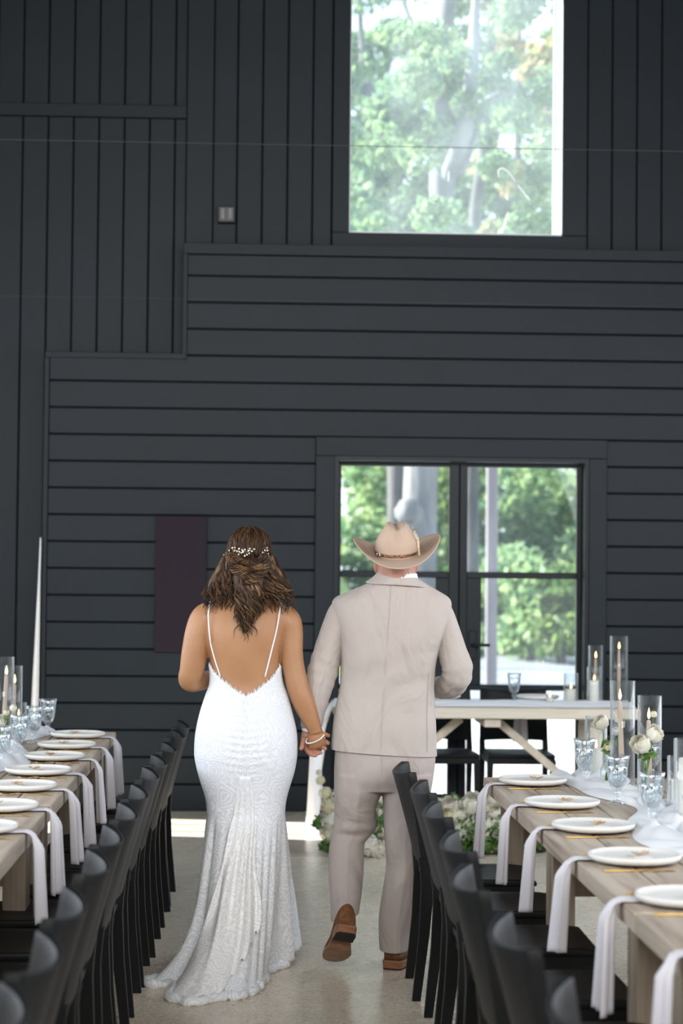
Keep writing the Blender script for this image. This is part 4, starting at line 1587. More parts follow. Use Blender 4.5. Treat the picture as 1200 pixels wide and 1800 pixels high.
def bloom_mesh(kind, seed):
    r = random.Random(seed)
    mb = MB()
    if kind == 'hydrangea':
        for k in range(95):
            z = 1 - 1.55 * (k + 0.5) / 95
            a = k * 2.39996
            q = sqrt(max(0, 1 - z * z))
            nrm = Vector((q * cos(a), q * sin(a), z))
            c = nrm * r.uniform(0.80, 1.08)
            u_ = nrm.orthogonal().normalized(); u_ = Matrix.Rotation(r.uniform(0, 6), 3, nrm) @ u_
            v_ = nrm.cross(u_)
            s = 0.185
            nrm = (nrm + Vector((r.uniform(-.45, .45), r.uniform(-.45, .45), r.uniform(-.45, .45)))).normalized(); u_ = nrm.orthogonal().normalized(); v_ = nrm.cross(u_)
            for p, q2 in ((u_, v_), (v_, -u_), (-u_, -v_), (-v_, u_)):
                mb.add([c, c + (p + q2 * 0.55) * s + nrm * 0.03, c + p * s * 1.35 - nrm * 0.02, c + (p - q2 * 0.55) * s + nrm * 0.03], [(0, 1, 2, 3)], True)
        mb.ball((0, 0, 0), 0.66, 12, 8)
    else:
        rose(mb, (0, 0, 0), 1.0, (0, 0, 1), r, 6)
        mb.ball((0, 0, -0.1), (0.4, 0.4, 0.42), 10, 6)
    me = bpy.data.meshes.new(kind)
    me.from_pydata(mb.v, [], mb.f)
    me.polygons.foreach_set('use_smooth', mb.s)
    return me


for kd in ('hydrangea', 'rose'):
    for sd in (0, 1, 2):
        for mt in ('white_petal', 'cream_petal'):
            me = bloom_mesh(kd, sd)
            me.materials.append(MT[mt])
            FL[(kd, sd, mt)] = me


def arrangement(label, d0, blooms, green, pots, seed):
    """blooms: (px, py, depth shift, radius px, kind, material)"""
    r = random.Random(seed)
    c = pix(*green[0][:2], d0); c.z = 0
    t = thing('flower_arrangement', label, 'flowers', (c.x, d0, 0), 0, 'floor flowers before the head table')
    for px, py, dd, rr, kd, mt in blooms:
        o = bpy.data.objects.new(kd, FL[(kd, r.randrange(3), mt)])
        COL.objects.link(o)
        o.parent = t
        p = pix(px, py, d0 + dd)
        s = rr * d0 / FPX * (1.0 if kd == 'rose' else 0.92)
        p.z = max(p.z, s * 0.75)
        o.location = p - Vector((c.x, d0, 0))
        o.scale = (s, s, s * 0.9)
        nrm = Vector((r.uniform(-.5, .5), -0.9 + r.uniform(-.2, .3), 0.75 + r.uniform(-.3, .3)))
        o.rotation_euler = nrm.to_track_quat('Z', 'Y').to_euler()
    gb = MB()
    for px, py, dd, rx, ry, n in green:
        n = int(n * 1.5)
        p = pix(px, py, d0 + dd)
        k = d0 / FPX
        leaves(gb, p, (rx * k, 0.13, ry * k), n, 0.036, r)
    for i in range(len(gb.v)):
        x, y, z = gb.v[i]
        gb.v[i] = (x, y, max(z, 0.006 + 0.01 * ((i * 37) % 10) / 10))
    o = gb.build('greenery', 'fern', t, True); o['kind'] = 'stuff'
    for px, w_, h in pots:
        mb = MB()
        p = pix(px, 1490, d0)
        mb.lathe([(0.002, 0.0), (w_ * 0.8, 0.0), (w_, h), (w_ * 0.93, h), (w_ * 0.8, h - 0.02), (0.002, h - 0.02)], 24, (p.x, d0 + 0.02, 0))
        mb.build('pot', 'pot', t, True)
    return t


B_ = [(792, 1418, 0.0, 20, 'rose', 'white_petal'), (808, 1432, -0.05, 23, 'rose', 'white_petal'), (832, 1413, 0.0, 22, 'rose', 'white_petal'), (845, 1425, 0.02, 18, 'rose', 'white_petal'),
      (785, 1438, -0.08, 18, 'rose', 'cream_petal'), (800, 1465, -0.12, 22, 'hydrangea', 'white_petal'), (820, 1445, -0.10, 20, 'rose', 'white_petal'), (852, 1448, -0.12, 19, 'rose', 'white_petal'),
      (845, 1467, -0.15, 15, 'rose', 'cream_petal'), (866, 1405, 0.06, 12, 'rose', 'white_petal'), (852, 1422, -0.02, 9, 'hydrangea', 'cream_petal'), (875, 1430, -0.02, 20, 'rose', 'white_petal'),
      (898, 1432, 0.0, 22, 'rose', 'white_petal'), (880, 1462, -0.10, 24, 'hydrangea', 'white_petal'), (905, 1470, -0.12, 24, 'hydrangea', 'white_petal'), (918, 1450, -0.05, 20, 'hydrangea', 'white_petal'),
      (888, 1485, -0.16, 17, 'hydrangea', 'white_petal'), (932, 1460, -0.04, 15, 'hydrangea', 'cream_petal'), (760, 1420, 0.05, 20, 'rose', 'white_petal'), (770, 1450, 0, 20, 'hydrangea', 'white_petal'),
      (862, 1490, -0.14, 10, 'rose', 'cream_petal'), (832, 1472, -0.16, 8, 'rose', 'cream_petal'), (910, 1415, 0.08, 18, 'rose', 'cream_petal')]
G_ = [(850, 1466, 0.06, 85, 36, 480), (848, 1458, -0.10, 75, 30, 170), (838, 1482, -0.12, 50, 20, 260), (800, 1404, 0.10, 26, 10, 24), (930, 1482, -0.02, 22, 20, 120), (905, 1468, -0.15, 30, 26, 60)]
arrangement('wide low bank of white roses and hydrangeas on the floor, right of the man', 11.75, B_, G_, [(935, 0.11, 0.16), (820, 0.12, 0.16)], 5)
B2 = [(572, 1395, 0.02, 13, 'hydrangea', 'cream_petal'), (580, 1418, 0.0, 18, 'hydrangea', 'cream_petal'), (584, 1445, -0.04, 20, 'hydrangea', 'white_petal'), (580, 1470, -0.06, 16, 'hydrangea', 'cream_petal'),
      (563, 1372, 0.04, 9, 'hydrangea', 'cream_petal'), (600, 1400, 0, 20, 'hydrangea', 'white_petal'), (610, 1440, -0.05, 22, 'hydrangea', 'white_petal'), (636, 1425, 0, 22, 'hydrangea', 'white_petal'),
      (662, 1425, 0.0, 20, 'rose', 'white_petal'), (668, 1402, 0.04, 16, 'rose', 'white_petal'), (664, 1460, -0.04, 19, 'hydrangea', 'cream_petal'), (648, 1486, -0.1, 22, 'hydrangea', 'white_petal'),
      (668, 1490, -0.12, 22, 'rose', 'white_petal'), (625, 1475, -0.1, 22, 'hydrangea', 'white_petal'), (690, 1470, -0.05, 20, 'hydrangea', 'white_petal'), (560, 1358, 0.05, 6, 'hydrangea', 'cream_petal'), (596, 1470, -0.06, 18, 'hydrangea', 'white_petal')]
G2 = [(625, 1450, 0.03, 60, 40, 320), (655, 1440, -0.02, 22, 40, 120), (556, 1446, -0.02, 9, 12, 26), (600, 1485, -0.05, 40, 14, 120)]
arrangement('upright bunch of cream hydrangeas on the floor behind the man in the suit', 11.6, B2, G2, [(625, 0.12, 0.15)], 6)
# small clear bottle standing behind the flowers
a = pix(768, 1430, 12.1)
mb = MB(); mb.lathe([(0.002, 0), (0.035, 0), (0.036, 0.16), (0.016, 0.21), (0.016, 0.275), (0.0135, 0.275), (0.0135, 0.21), (0.033, 0.16), (0.032, 0.006), (0.002, 0.006)], 24)
o = mb.build('glass_bottle', 'hurricane'); o.location = (a.x, 12.1, 0.0); tag(o, 'clear glass bottle on the floor behind the white flowers', 'bottle')
# ================================================================== the bride
DB = 8.2
bride = thing('person', 'woman seen from behind in a white low-backed lace gown, holding hands with the man', 'person', (pix(430, 1600, DB).x, DB, 0))
# rows: py, left, right, depth, back half, front half, exponent
BR = [(1022, 416, 462, 8.17, .055, .055, 2.0), (1038, 412, 466, 8.18, .060, .058, 2.0), (1050, 398, 478, 8.19, .065, .065, 2.0), (1060, 376, 496, 8.20, .075, .075, 2.1), (1072, 362, 508, 8.20, .085, .085, 2.3),
      (1090, 358, 506, 8.20, .098, .095, 2.4), (1115, 359, 500, 8.20, .108, .110, 2.4), (1150, 366, 492, 8.20, .105, .125, 2.4), (1181, 371.5, 491.5, 8.20, .095, .115, 2.3),
      (1203, 371, 495, 8.20, .092, .108, 2.3), (1220, 365, 501.5, 8.20, .098, .108, 2.3), (1255, 354, 511, 8.20, .128, .115, 2.25), (1290, 346.8, 518, 8.20, .158, .118, 2.2), (1325, 345, 518.5, 8.20, .165, .118, 2.2),
      (1342, 347.5, 516.5, 8.20, .160, .118, 2.2), (1360, 351.7, 512.7, 8.20, .150, .118, 2.2), (1378, 357, 507, 8.20, .140, .118, 2.2), (1395, 362.5, 502, 8.20, .132, .118, 2.2), (1412, 366, 498.5, 8.20, .128, .118, 2.2),
      (1430, 367, 497, 8.20, .130, .118, 2.2)]

body = MB()
row_loft(body, BR, 1022, 1300, 40, 40)
# head and neck
hc = pix(438, 981, DB + 0.01)
rings = []
for i in range(17):
    a = -pi / 2 + pi * i / 16
    z = sin(a) * 0.118
    w = 0.074 * max(cos(a), 0.05) ** 0.8 * (1 - 0.12 * max(0, -sin(a)))
    d_ = 0.094 * max(cos(a), 0.05) ** 0.85
    rings.append([hc + Vector((w * cos(2 * pi * k / 24), 0.012 * (-sin(a) if a < 0 else 0) + d_ * sin(2 * pi * k / 24), z)) for k in range(24)])
body.loft(rings)
ptube(body, [(438, 1000, 8.18, 24), (438, 1030, 8.175, 24), (439, 1056, 8.18, 30)], 18)
# nose, chin, ears
body.ball(hc + Vector((0, 0.092, -0.02)), (0.011, 0.022, 0.022), 10, 8)
body.ball(hc + Vector((0, 0.073, -0.098)), (0.022, 0.022, 0.018), 10, 8)
for s in (-1, 1):
    body.ball(hc + Vector((s * 0.076, 0.0, -0.012)), (0.009, 0.018, 0.030), 10, 8)
# left arm, bent forward
ptube(body, [(372, 1072, 8.20, 20), (360, 1088, 8.20, 26), (350, 1112, 8.195, 25), (342, 1150, 8.19, 23.5), (337, 1178, 8.19, 21.5), (333, 1193, 8.20, 20), (338, 1198, 8.22, 18.5), (352, 1197, 8.28, 17), (370, 1193, 8.36, 15), (388, 1188, 8.44, 12.5), (398, 1186, 8.49, 10.5)], 20, 5)
ptube(body, [(398, 1186, 8.48, 11), (406, 1185, 8.53, 14), (413, 1185, 8.565, 13)], 14)
for k in range(4):
    ptube(body, [(410, 1176 + 6 * k, 8.555, 4), (419, 1177 + 6 * k, 8.59, 3.9), (424, 1180 + 6 * k, 8.575, 3.6), (420, 1183 + 6 * k, 8.555, 3.2)], 10)
ptube(body, [(404, 1178, 8.53, 4.5), (410, 1170, 8.55, 4.2), (417, 1167, 8.57, 3.6)], 10)
# right arm, reaching down to his hand
ptube(body, [(496, 1074, 8.20, 18), (506, 1092, 8.20, 23), (510, 1112, 8.20, 22.5), (512, 1150, 8.195, 20.5), (517, 1180, 8.19, 19.5), (524, 1210, 8.185, 20), (534, 1236, 8.185, 19.5), (545, 1262, 8.19, 15.8), (553, 1281, 8.195, 12.8), (555, 1289, 8.195, 12.5)], 22, 5)
# right hand: palm, fingers and thumb
P = smooth_path([(555, 1286, 8.195, 12.5), (555, 1298, 8.192, 14.5), (556, 1308, 8.195, 13.5), (557, 1313, 8.20, 11)], 8)
body.tube([pix(a, b, c) for a, b, c, r in P], [r * 8.2 / FPX for a, b, c, r in P], 16, flat=0.55, flat_dir=Vector((0, 1, 0)))
for p in ([(566, 1303, 8.195), (570, 1308, 8.205), (571, 1311, 8.235), (568, 1312, 8.255)], [(560, 1308, 8.193), (563, 1314, 8.205), (562, 1318, 8.24), (558, 1318, 8.258)],
          [(552, 1311, 8.193), (554, 1317, 8.205), (553, 1321, 8.238), (549, 1321, 8.255)], [(546, 1311, 8.197), (546, 1316, 8.208), (544, 1319, 8.235), (541, 1319, 8.248)]):
    ptube(body, [(a, b, c, r) for (a, b, c), r in zip(p, (4.3, 4.0, 3.7, 3.2))], 10, 5)
ptube(body, [(563, 1291, 8.195, 5), (571, 1291, 8.20, 4.4), (577, 1293, 8.207, 3.9), (580, 1293.5, 8.21, 3.0)], 10, 5)
# legs and feet inside the gown
for s, x0 in ((-1, 400), (1, 462)):
    ptube(body, [(x0, 1290, 8.2, 36), (x0, 1380, 8.21, 30), (x0 + 2, 1450, 8.21, 22), (x0 + 3, 1520, 8.20, 20), (x0 + 4, 1610, 8.20, 13), (x0 + 4, 1655, 8.20, 13)], 16, 4)
    ptube(body, [(x0 + 4, 1655, 8.19, 14), (x0 + 4, 1672, 8.26, 15), (x0 + 4, 1682, 8.33, 13)], 12)
o = body.build('body', 'skin_bride', bride, True)
mod(o, 'REMESH', mode='VOXEL', voxel_size=0.0036, use_smooth_shade=True)
mod(o, 'SMOOTH', factor=0.5, iterations=5)
bbody = o
for s in (-1, 1):
    mb = MB(); mb.ball(hc + Vector((s * 0.031, 0.082, 0.004)), (0.013, 0.012, 0.009), 10, 8)
    e = mb.build('eye', 'eye', bride, True)
mb = MB(); mb.ball(hc + Vector((0, 0.086, -0.058)), (0.022, 0.012, 0.007), 12, 8); mb.build('mouth', plain('lips', (0.45, 0.13, 0.11), 0.4), bride, True)

# ---- gown: upper part follows the body, its top edge dips to a V; below the knee it opens into hem and train
NA = 180
KY = 1430


def top_py(th):
    """height (py) of the gown's top edge around the body; th=3pi/2 is the middle of the back"""
    q = abs(((th - 1.5 * pi + pi) % (2 * pi)) - pi) / (pi / 2)      # 0 mid back, 1 at the sides
    if q < 1:
        return 1222 - 52 * min(1, q / 0.86) ** 0.95
    return 1170 - 18 * (q - 1)


def gown_ring(py, grow):
    return hring(crom(BR, py), NA, grow)


cache = {}


def gp(k, py, grow):
    key = (round(py, 2), grow)
    if key not in cache:
        cache[key] = gown_ring(py, grow)
    return cache[key][k % NA]


HEM = [(0, .185, 8.42, .045), (30, .19, 8.52, .045), (60, .12, 8.62, .04), (90, .0, 8.66, .035), (120, -.12, 8.62, .03), (150, -.20, 8.52, .02), (175, -.26, 8.34, .008), (192, -.335, 8.12, .004), (206, -.405, 7.93, .003), (217, -.345, 7.87, .003),
       (226, -.300, 7.80, .003), (236, -.315, 7.65, .003), (246, -.255, 7.565, .003), (258, -.17, 7.585, .003), (270, -.10, 7.65, .003), (284, -.03, 7.70, .003), (297, .022, 7.77, .003), (312, .030, 7.93, .004), (326, .060, 8.10, .010), (340, .125, 8.26, .022), (352, .170, 8.36, .035), (360, .185, 8.42, .045)]
kz = gp(0, KY, .006).z


def hem(k):
    a = 360.0 * k / NA
    return Vector(crom(HEM, a)[1:])


def lower(k, s, grow=0.0):
    a = 2 * pi * k / NA
    base = gp(k, KY, .006)
    h = hem(k)
    side = max(0.0, cos(a))                     # right side falls straight
    back = max(0.0, -sin(a))
    f_r = s ** 1.1
    f_l = 0.35 * s + 0.65 * s ** 6
    f_b = 0.50 * s + 0.50 * s ** 3.5
    f = f_l * (1 - side) + f_r * side
    fy = f_b * back + f * (1 - back)
    fold = (0.016 * sin(a * 13 + 1.5 * sin(a * 3)) + 0.009 * sin(a * 27 + 2.0)) * s ** 0.8 * (0.55 + 0.45 * (1 - s)) * 1.5
    fold += 0.006 * sin(a * 11 + s * 5) * s
    out = Vector((cos(a), sin(a), 0))
    p = Vector((base.x * (1 - f) + h.x * f, base.y * (1 - fy) + h.y * fy, kz * (1 - s) + h.z * s))
    p += out * (fold + grow)
    return p


rows = []
nu1 = 16


def body_pt(k, py, grow):
    row = crom(BR, py)
    pyy, xl, xr, dc, bb, bf, ex = row
    L, R = pix(xl, pyy, dc), pix(xr, pyy, dc)
    c = (L + R) / 2
    a_ = (R.x - L.x) / 2 + grow
    th = 2 * pi * k / NA
    cs, sn = cos(th), sin(th)
    x = (abs(cs) ** (2 / ex)) * (1 if cs >= 0 else -1)
    y = (abs(sn) ** (2 / ex)) * (1 if sn >= 0 else -1)
    return Vector((c.x + a_ * x, c.y + ((bf if sn >= 0 else bb) + grow) * y, c.z + (R.z - L.z) / 2 * x))


def ruche(p, th, py):
    """small gathers across the seat either side of the back seam"""
    q = abs(((th - 1.5 * pi + pi) % (2 * pi)) - pi)
    g = exp(-(q / 0.42) ** 2) * exp(-((py - 1298) / 55) ** 2)
    groove = exp(-(q / 0.035) ** 2) * (1 if 1225 < py < 1375 else 0)
    return p + Vector((0, 1, 0)) * (0.006 * sin(py * 0.52 + 7 * q) * g + 0.006 * groove)


for i in range(nu1):
    rows.append([ruche(body_pt(k, top_py(2 * pi * k / NA) + (1250 - top_py(2 * pi * k / NA)) * i / nu1, .006), 2 * pi * k / NA, top_py(2 * pi * k / NA) + (1250 - top_py(2 * pi * k / NA)) * i / nu1) for k in range(NA)])
for i in range(45):
    py = 1250 + (KY - 1250) * i / 45
    rows.append([ruche(body_pt(k, py, .006), 2 * pi * k / NA, py) for k in range(NA)])
for i in range(41):
    rows.append([lower(k, i / 40) for k in range(NA)])
mb = MB()
mb.loft(rows, False, False)
gown = mb.build('gown', 'lace', bride, True)
mod(gown, 'SOLIDIFY', thickness=0.003, offset=-1)

# gathered hem lying on the floor
mb = MB()
rh = random.Random(8)
pts, rad = [], []
for k in range(100, 172):
    h = lower(k, 1.0)
    pts.append(Vector((h.x, h.y, 0.014 + 0.006 * rh.random())))
    rad.append(0.012 + 0.008 * abs(sin(k * 0.9)) + 0.004 * rh.random())
mb.tube(pts, rad, 9)
o = mb.build('hem_ruffle', 'lace', gown, True)

# the loose lace panel that falls from the seam into the train
apex = (1358,)
rows = []
for i in range(46):
    v = i / 45
    py = 1358 + (KY - 1358) * min(1, v / 0.25)
    s = max(0, (v - 0.25) / 0.75)
    r = []
    for j in range(61):
        u = j / 60
        hw = 5 + 34 * v ** 0.8
        kk = (270 + (u - 0.5) * 2 * hw * (1.0 if u < 0.5 else 0.72 + 0.1 * sin(v * 9)) - 8 * s) / 360 * NA
        k0 = int(math.floor(kk)); fr = kk - k0
        if s <= 0:
            p = body_pt(k0, py, .012).lerp(body_pt(k0 + 1, py, .012), fr)
        else:
            smax = 0.985 if u < 0.55 else 0.985 - 0.35 * ((u - 0.55) / 0.45) ** 0.7 + 0.02 * sin(u * 60)
            p = lower(k0, s * smax, .014 + .012 * s).lerp(lower(k0 + 1, s * smax, .014 + .012 * s), fr)
            p.z = max(p.z, 0.012)
        p.y -= 0.011 * sin(u * 24 + v * 3) * min(1, v * 2)
        r.append(p)
    rows.append(r)
mb = MB(); mb.loft(rows, False, False, False)
o = mb.build('lace_panel', 'lace_panel', gown, True)
mod(o, 'SOLIDIFY', thickness=0.002)

# eyelash lace along the V, centre seam with buttons
mb = MB()
rl = random.Random(2)
for k in range(int(NA * 0.53), int(NA * 0.97)):
    for q in range(4):
        th = 2 * pi * (k + q / 4) / NA
        py = top_py(th)
        p0 = body_pt(k + q / 4, py + 1, .0075)
        p1 = body_pt(k + q / 4 + rl.uniform(-.5, .5), py - rl.uniform(3, 8) * (0.5 + 0.5 * abs(sin(k * 0.8))), .0045)
        mb.tube([p0, (p0 + p1) / 2 + Vector((rl.uniform(-.002, .002), -0.002, 0)), p1], [0.0012, 0.0009, 0.0004], 4)
o = mb.build('lace_fringe', 'white_thread', gown, True)
mb = MB()
for (a, b) in ((0.53, 0.75), (0.75, 0.97)):
    P = [body_pt(NA * (a + (b - a) * i / 20), top_py(2 * pi * (a + (b - a) * i / 20)) + 0.5, .007) for i in range(21)]
    mb.tube(P, 0.0022, 6)
P = [body_pt(NA * 0.75, 1223 + 135 * i / 30, .0065) for i in range(31)]
mb.tube(P, 0.0018, 6)
o = mb.build('seam_piping', 'white_thread', gown, True)
mb = MB()
for i in range(9):
    for s in (-1, 1):
        p = body_pt(NA * 0.75 + s * 2.2, 1300 + 6.2 * i, .010)
        mb.ball(p, 0.0035, 6, 4)
mb.build('bead_trim', 'pearl', gown, True)['kind'] = 'stuff'
for pts in ([(370, 1057, 0), (367.5, 1068, 1), (366, 1086, 2), (369.5, 1127, 3), (377, 1158, 3), (387, 1189, 4)], [(493, 1064, 0), (491, 1076, 1), (486, 1107, 2), (476, 1148, 3), (465.5, 1190, 4)]):
    P = []
    for (x, y, q) in smooth_path(pts, 26):
        row = crom(BR, max(y, 1062))
        L, R = pix(row[1], row[0], row[3]), pix(row[2], row[0], row[3])
        cx = pix(x, y, 8.12)
        e = max(-0.98, min(0.98, (cx.x - (L.x + R.x) / 2) / ((R.x - L.x) / 2)))
        yb = row[3] - (row[4] + 0.004) * (1 - abs(e) ** row[6]) ** (1 / row[6])
        if y < 1125:
            yb = min(yb, row[3] - 0.050 - 0.030 * min(1, (y - 1057) / 25))
        P.append(pix(x, y, yb))
    P = [P[0] + Vector((0, 0.10, 0.0)), P[0] + Vector((0, 0.05, 0.012))] + P
    mb = MB(); mb.tube(P, 0.0030, 6)
    mb.build('strap', 'white_thread', gown, True)
# pearl bracelet
mb = MB()
bc = pix(553.5, 1293, 8.195)
for k in range(40):
    a = 2 * pi * k / 40
    mb.ball(bc + Vector((0.0365 * cos(a), 0.030 * sin(a), 0.016 * cos(a) - 0.014 * (1 - sin(a)) + 0.005)), 0.0034, 7, 5)
mb.build('bracelet', 'pearl', bride, True)

# ---- hair
hair = thing('hair', '', 'x'); del hair['label'], hair['category']
hair.parent = bride
hair.location = (0, 0, 0)
rh = random.Random(21)
HR = (0.090, 0.112, 0.123)
hcc = pix(438, 979, DB)


def hp(az, el, grow=0.0):
    """point on the scalp; az 0 is the middle of the back, positive toward the right; el from the crown (0) down (pi)"""
    return hcc + Vector(((HR[0] + grow) * sin(az) * sin(el), -(HR[1] + grow) * cos(az) * sin(el), (HR[2] + grow) * cos(el)))


mb = MB()
mb.grid(lambda u, v: hp(-2.2 + 4.4 * u, 0.02 + 1.75 * v, -0.003 - 0.012 * max(0, v - .8)), 40, 24)
# soft mass under the side curtains
for s, xs in ((-1, [(410, 985, 20), (397, 1012, 22), (385, 1036, 21), (383, 1050, 10)]), (1, [(468, 985, 18), (479, 1012, 21), (490, 1038, 22), (494, 1055, 9)])):
    P = smooth_path([(a, b, 8.15, r) for a, b, r in xs], 12)
    mb.tube([pix(a, b, c) for a, b, c, r in P], [r * c / FPX for a, b, c, r in P], 14, flat=0.6, flat_dir=Vector((0, 1, 0)))
P = smooth_path([(437, 990, 8.10, 24), (437, 1020, 8.085, 27), (436, 1055, 8.085, 22), (433, 1090, 8.09, 13), (430, 1112, 8.09, 4)], 14)
mb.tube([pix(a, b, c) for a, b, c, r in P], [r * c / FPX for a, b, c, r in P], 14, flat=0.45, flat_dir=Vector((0, 1, 0)))
mb.build('hair_base', 'hair', hair, True)


def strand(mb, pts, r, wav=0.0, wl=0.09, ph=0.0, n=22, seg=5, flat=0.55, tip=0.25, r0=0.7):
    """pts world points; a tapered, waving lock"""
    sp = [Vector(p) for p in smooth_path([tuple(p) for p in pts], n)]
    L = 0
    out, rad = [], []
    for i, p in enumerate(sp):
        if i:
            L += (sp[i] - sp[i - 1]).length
        t = i / n
        w_ = wav * min(1, t * 2.2)
        out.append(p + Vector((w_ * sin(L / wl * 2 * pi + ph), -0.5 * w_ * cos(L / wl * 2 * pi + ph), 0)))
        rad.append(r * (r0 + (1 - r0) * min(1, t * 4)) * (1 if t < 0.6 else 1 - (1 - tip) * (t - 0.6) / 0.4))
    mb.tube(out, rad, seg, flat=flat, flat_dir=Vector((0, 1, 0)))


mb = MB()
# crown: combed back to the knot
for i in range(150):
    az = rh.uniform(-1.75, 1.75)
    e0 = rh.uniform(0.02, 0.35)
    e1 = rh.uniform(1.30, 1.62)
    k1 = rh.uniform(0.25, 0.7) if abs(az) < 1.2 else rh.uniform(0.7, 1.0)
    pts = []
    for q in range(7):
        t = q / 6
        pts.append(hp(az * (1 + (k1 - 1) * t ** 2), e0 + (e1 - e0) * t, 0.001 + 0.003 * rh.random()))
    strand(mb, pts, rh.uniform(0.003, 0.0055), 0.0015, 0.12, rh.uniform(0, 6), 16, 5, 0.5, 0.6)
mb.build('crown_hair', 'hair', hair, True)['kind'] = 'stuff'
mb = MB()
# twisted half-up bands
for (x0, y0, x1, y1, sag) in ((408, 974, 440, 990, 4), (468, 974, 434, 992, 4), (398, 978, 440, 1002, 6), (402, 986, 445, 1010, 8), (476, 982, 436, 1000, 5), (474, 992, 432, 1012, 8), (404, 996, 446, 1020, 6), (470, 1000, 430, 1024, 6)):
    for j in range(7):
        ph = j * 0.9
        pts = []
        for q in range(9):
            t = q / 8
            x = x0 + (x1 - x0) * t
            y = y0 + (y1 - y0) * t + sag * sin(pi * t)
            dd = 8.06 + 0.035 * ((x - 437) / 38) ** 2
            pts.append(pix(x + 2.6 * cos(t * 9 + ph), y + 4.2 * sin(t * 9 + ph), dd - 0.012 + 0.006 * cos(t * 9 + ph)))
        strand(mb, pts, 0.0048, 0, 1, 0, 26, 6, 0.7, 0.7)
mb.build('twisted_braid', 'hair', hair, True)
mb = MB()


def fall(x0, y0, d0, way, x1, y1, d1, r, wav, ph, tip=0.2):
    pts = [pix(x0, y0, d0)] + [pix(*w_) for w_ in way] + [pix(x1, y1, d1)]
    strand(mb, pts, r, wav, rh.uniform(0.085, 0.12), ph, 30, 5, 0.6, tip)


for i in range(80):      # left curtain
    t = rh.random()
    ex, ey = 359 + 56 * t + rh.uniform(-4, 4), rh.uniform(1030, 1070) + 8 * t
    fall(399 + 22 * t, rh.uniform(972, 996), 8.13 - 0.05 * t, [(391 + 30 * t + rh.uniform(-5, 4), 1010, 8.12), (372 + 44 * t + rh.uniform(-6, 5), 1034, 8.12)], ex, ey, 8.12 - 0.02 * t, rh.uniform(0.0032, 0.0090), rh.uniform(0.008, 0.018), rh.uniform(0, 6))
for i in range(80):      # right curtain
    t = rh.random()
    ex, ey = 514 - 50 * t + rh.uniform(-5, 5), rh.uniform(1032, 1078) + 2 * t
    fall(478 - 22 * t, rh.uniform(972, 996), 8.13 - 0.05 * t, [(487 - 28 * t + rh.uniform(-4, 5), 1010, 8.12), (500 - 42 * t + rh.uniform(-5, 6), 1036, 8.12)], ex, ey, 8.12 - 0.02 * t, rh.uniform(0.0032, 0.0090), rh.uniform(0.008, 0.018), rh.uniform(0, 6))
for i in range(85):      # middle fall from the knot
    t = rh.random()
    ex = 414 + 44 * t
    ey = 1075 + 56 * (1 - abs(t - 0.42) * 1.7) * rh.uniform(0.55, 1.0)
    fall(424 + 28 * t, rh.uniform(992, 1012), 8.065, [(420 + 36 * t + rh.uniform(-6, 6), 1035, 8.06), (419 + 36 * t + rh.uniform(-6, 6), 1062, 8.062)], ex, ey, 8.075, rh.uniform(0.003, 0.0080), rh.uniform(0.008, 0.018), rh.uniform(0, 6), 0.12)
for (x, y) in ((430, 1130), (424, 1128), (436, 1118), (445, 1104), (404, 1122), (448, 1120), (414, 1108)):
    fall(432, 1040, 8.06, [(433, 1075, 8.065), ((432 + x) / 2 + 4, 1100, 8.07)], x, y, 8.075, 0.004, 0.012, x * 0.3, 0.1)
mb.build('wavy_locks', 'hair', hair, True)['kind'] = 'stuff'
mb = MB()
for i in range(260):     # stray hairs
    s = rh.choice((-1, 1))
    if rh.random() < 0.25:
        az, e0 = rh.uniform(-1.6, 1.6), rh.uniform(0.1, 1.0)
        p0 = hp(az, e0, 0.002)
        pts = [p0, hp(az + rh.uniform(-.2, .2), e0 + 0.3, 0.008 + 0.006 * rh.random()), hp(az, e0 + 0.6, 0.006 + 0.01 * rh.random())]
    else:
        x0 = 437 + s * rh.uniform(28, 42)
        y1 = rh.uniform(1040, 1082)
        x1 = 437 + s * (rh.uniform(40, 84) if y1 < 1062 else rh.uniform(40, 78 if s < 0 else 94))
        pts = [pix(x0, rh.uniform(965, 1000), 8.13), pix((x0 + x1) / 2 + s * rh.uniform(-6, 10), 1020, 8.12), pix(x1, y1, 8.13)]
    sp = smooth_path([tuple(p) for p in pts], 12)
    ph = rh.uniform(0, 6)
    mb.tube([Vector(p) + Vector((0.004 * sin(j * 0.9 + ph) * j / 12, 0, 0)) for j, p in enumerate(sp)], 0.0006, 3, False)
o = mb.build('stray_hairs', 'hair', hair, True); o['kind'] = 'stuff'

# hair vine of pearls
vine = thing('hair_vine', '', 'x'); del vine['category']
vine['label'] = 'gold vine of small pearls pinned in the hair'
vine.parent = bride
vine.location = (0, 0, 0)
PL = [(175, 415), (205, 390), (200, 440), (240, 415), (245, 358), (288, 325), (320, 320), (318, 360), (350, 370), (375, 335), (415, 350), (452, 345), (425, 380), (405, 390), (380, 375), (370, 412), (450, 430), (500, 360), (518, 333), (545, 370), (575, 340), (508, 395), (480, 415), (430, 365),
      (745, 322), (715, 355), (750, 355), (687, 382), (720, 395), (757, 405), (730, 425), (765, 440), (800, 430), (797, 450)]


def on_head(px, py, g=0.006):
    p = pix(px, py, 8.08)
    x = max(-0.97, min(0.97, (p.x - hcc.x) / (HR[0] + g)))
    z = max(-0.97, min(0.97, (p.z - hcc.z) / (HR[2] + g)))
    q = max(0.0, 1 - x * x - z * z)
    return pix(px, py, hcc.y - (HR[1] + g) * sqrt(q) - 0.004)


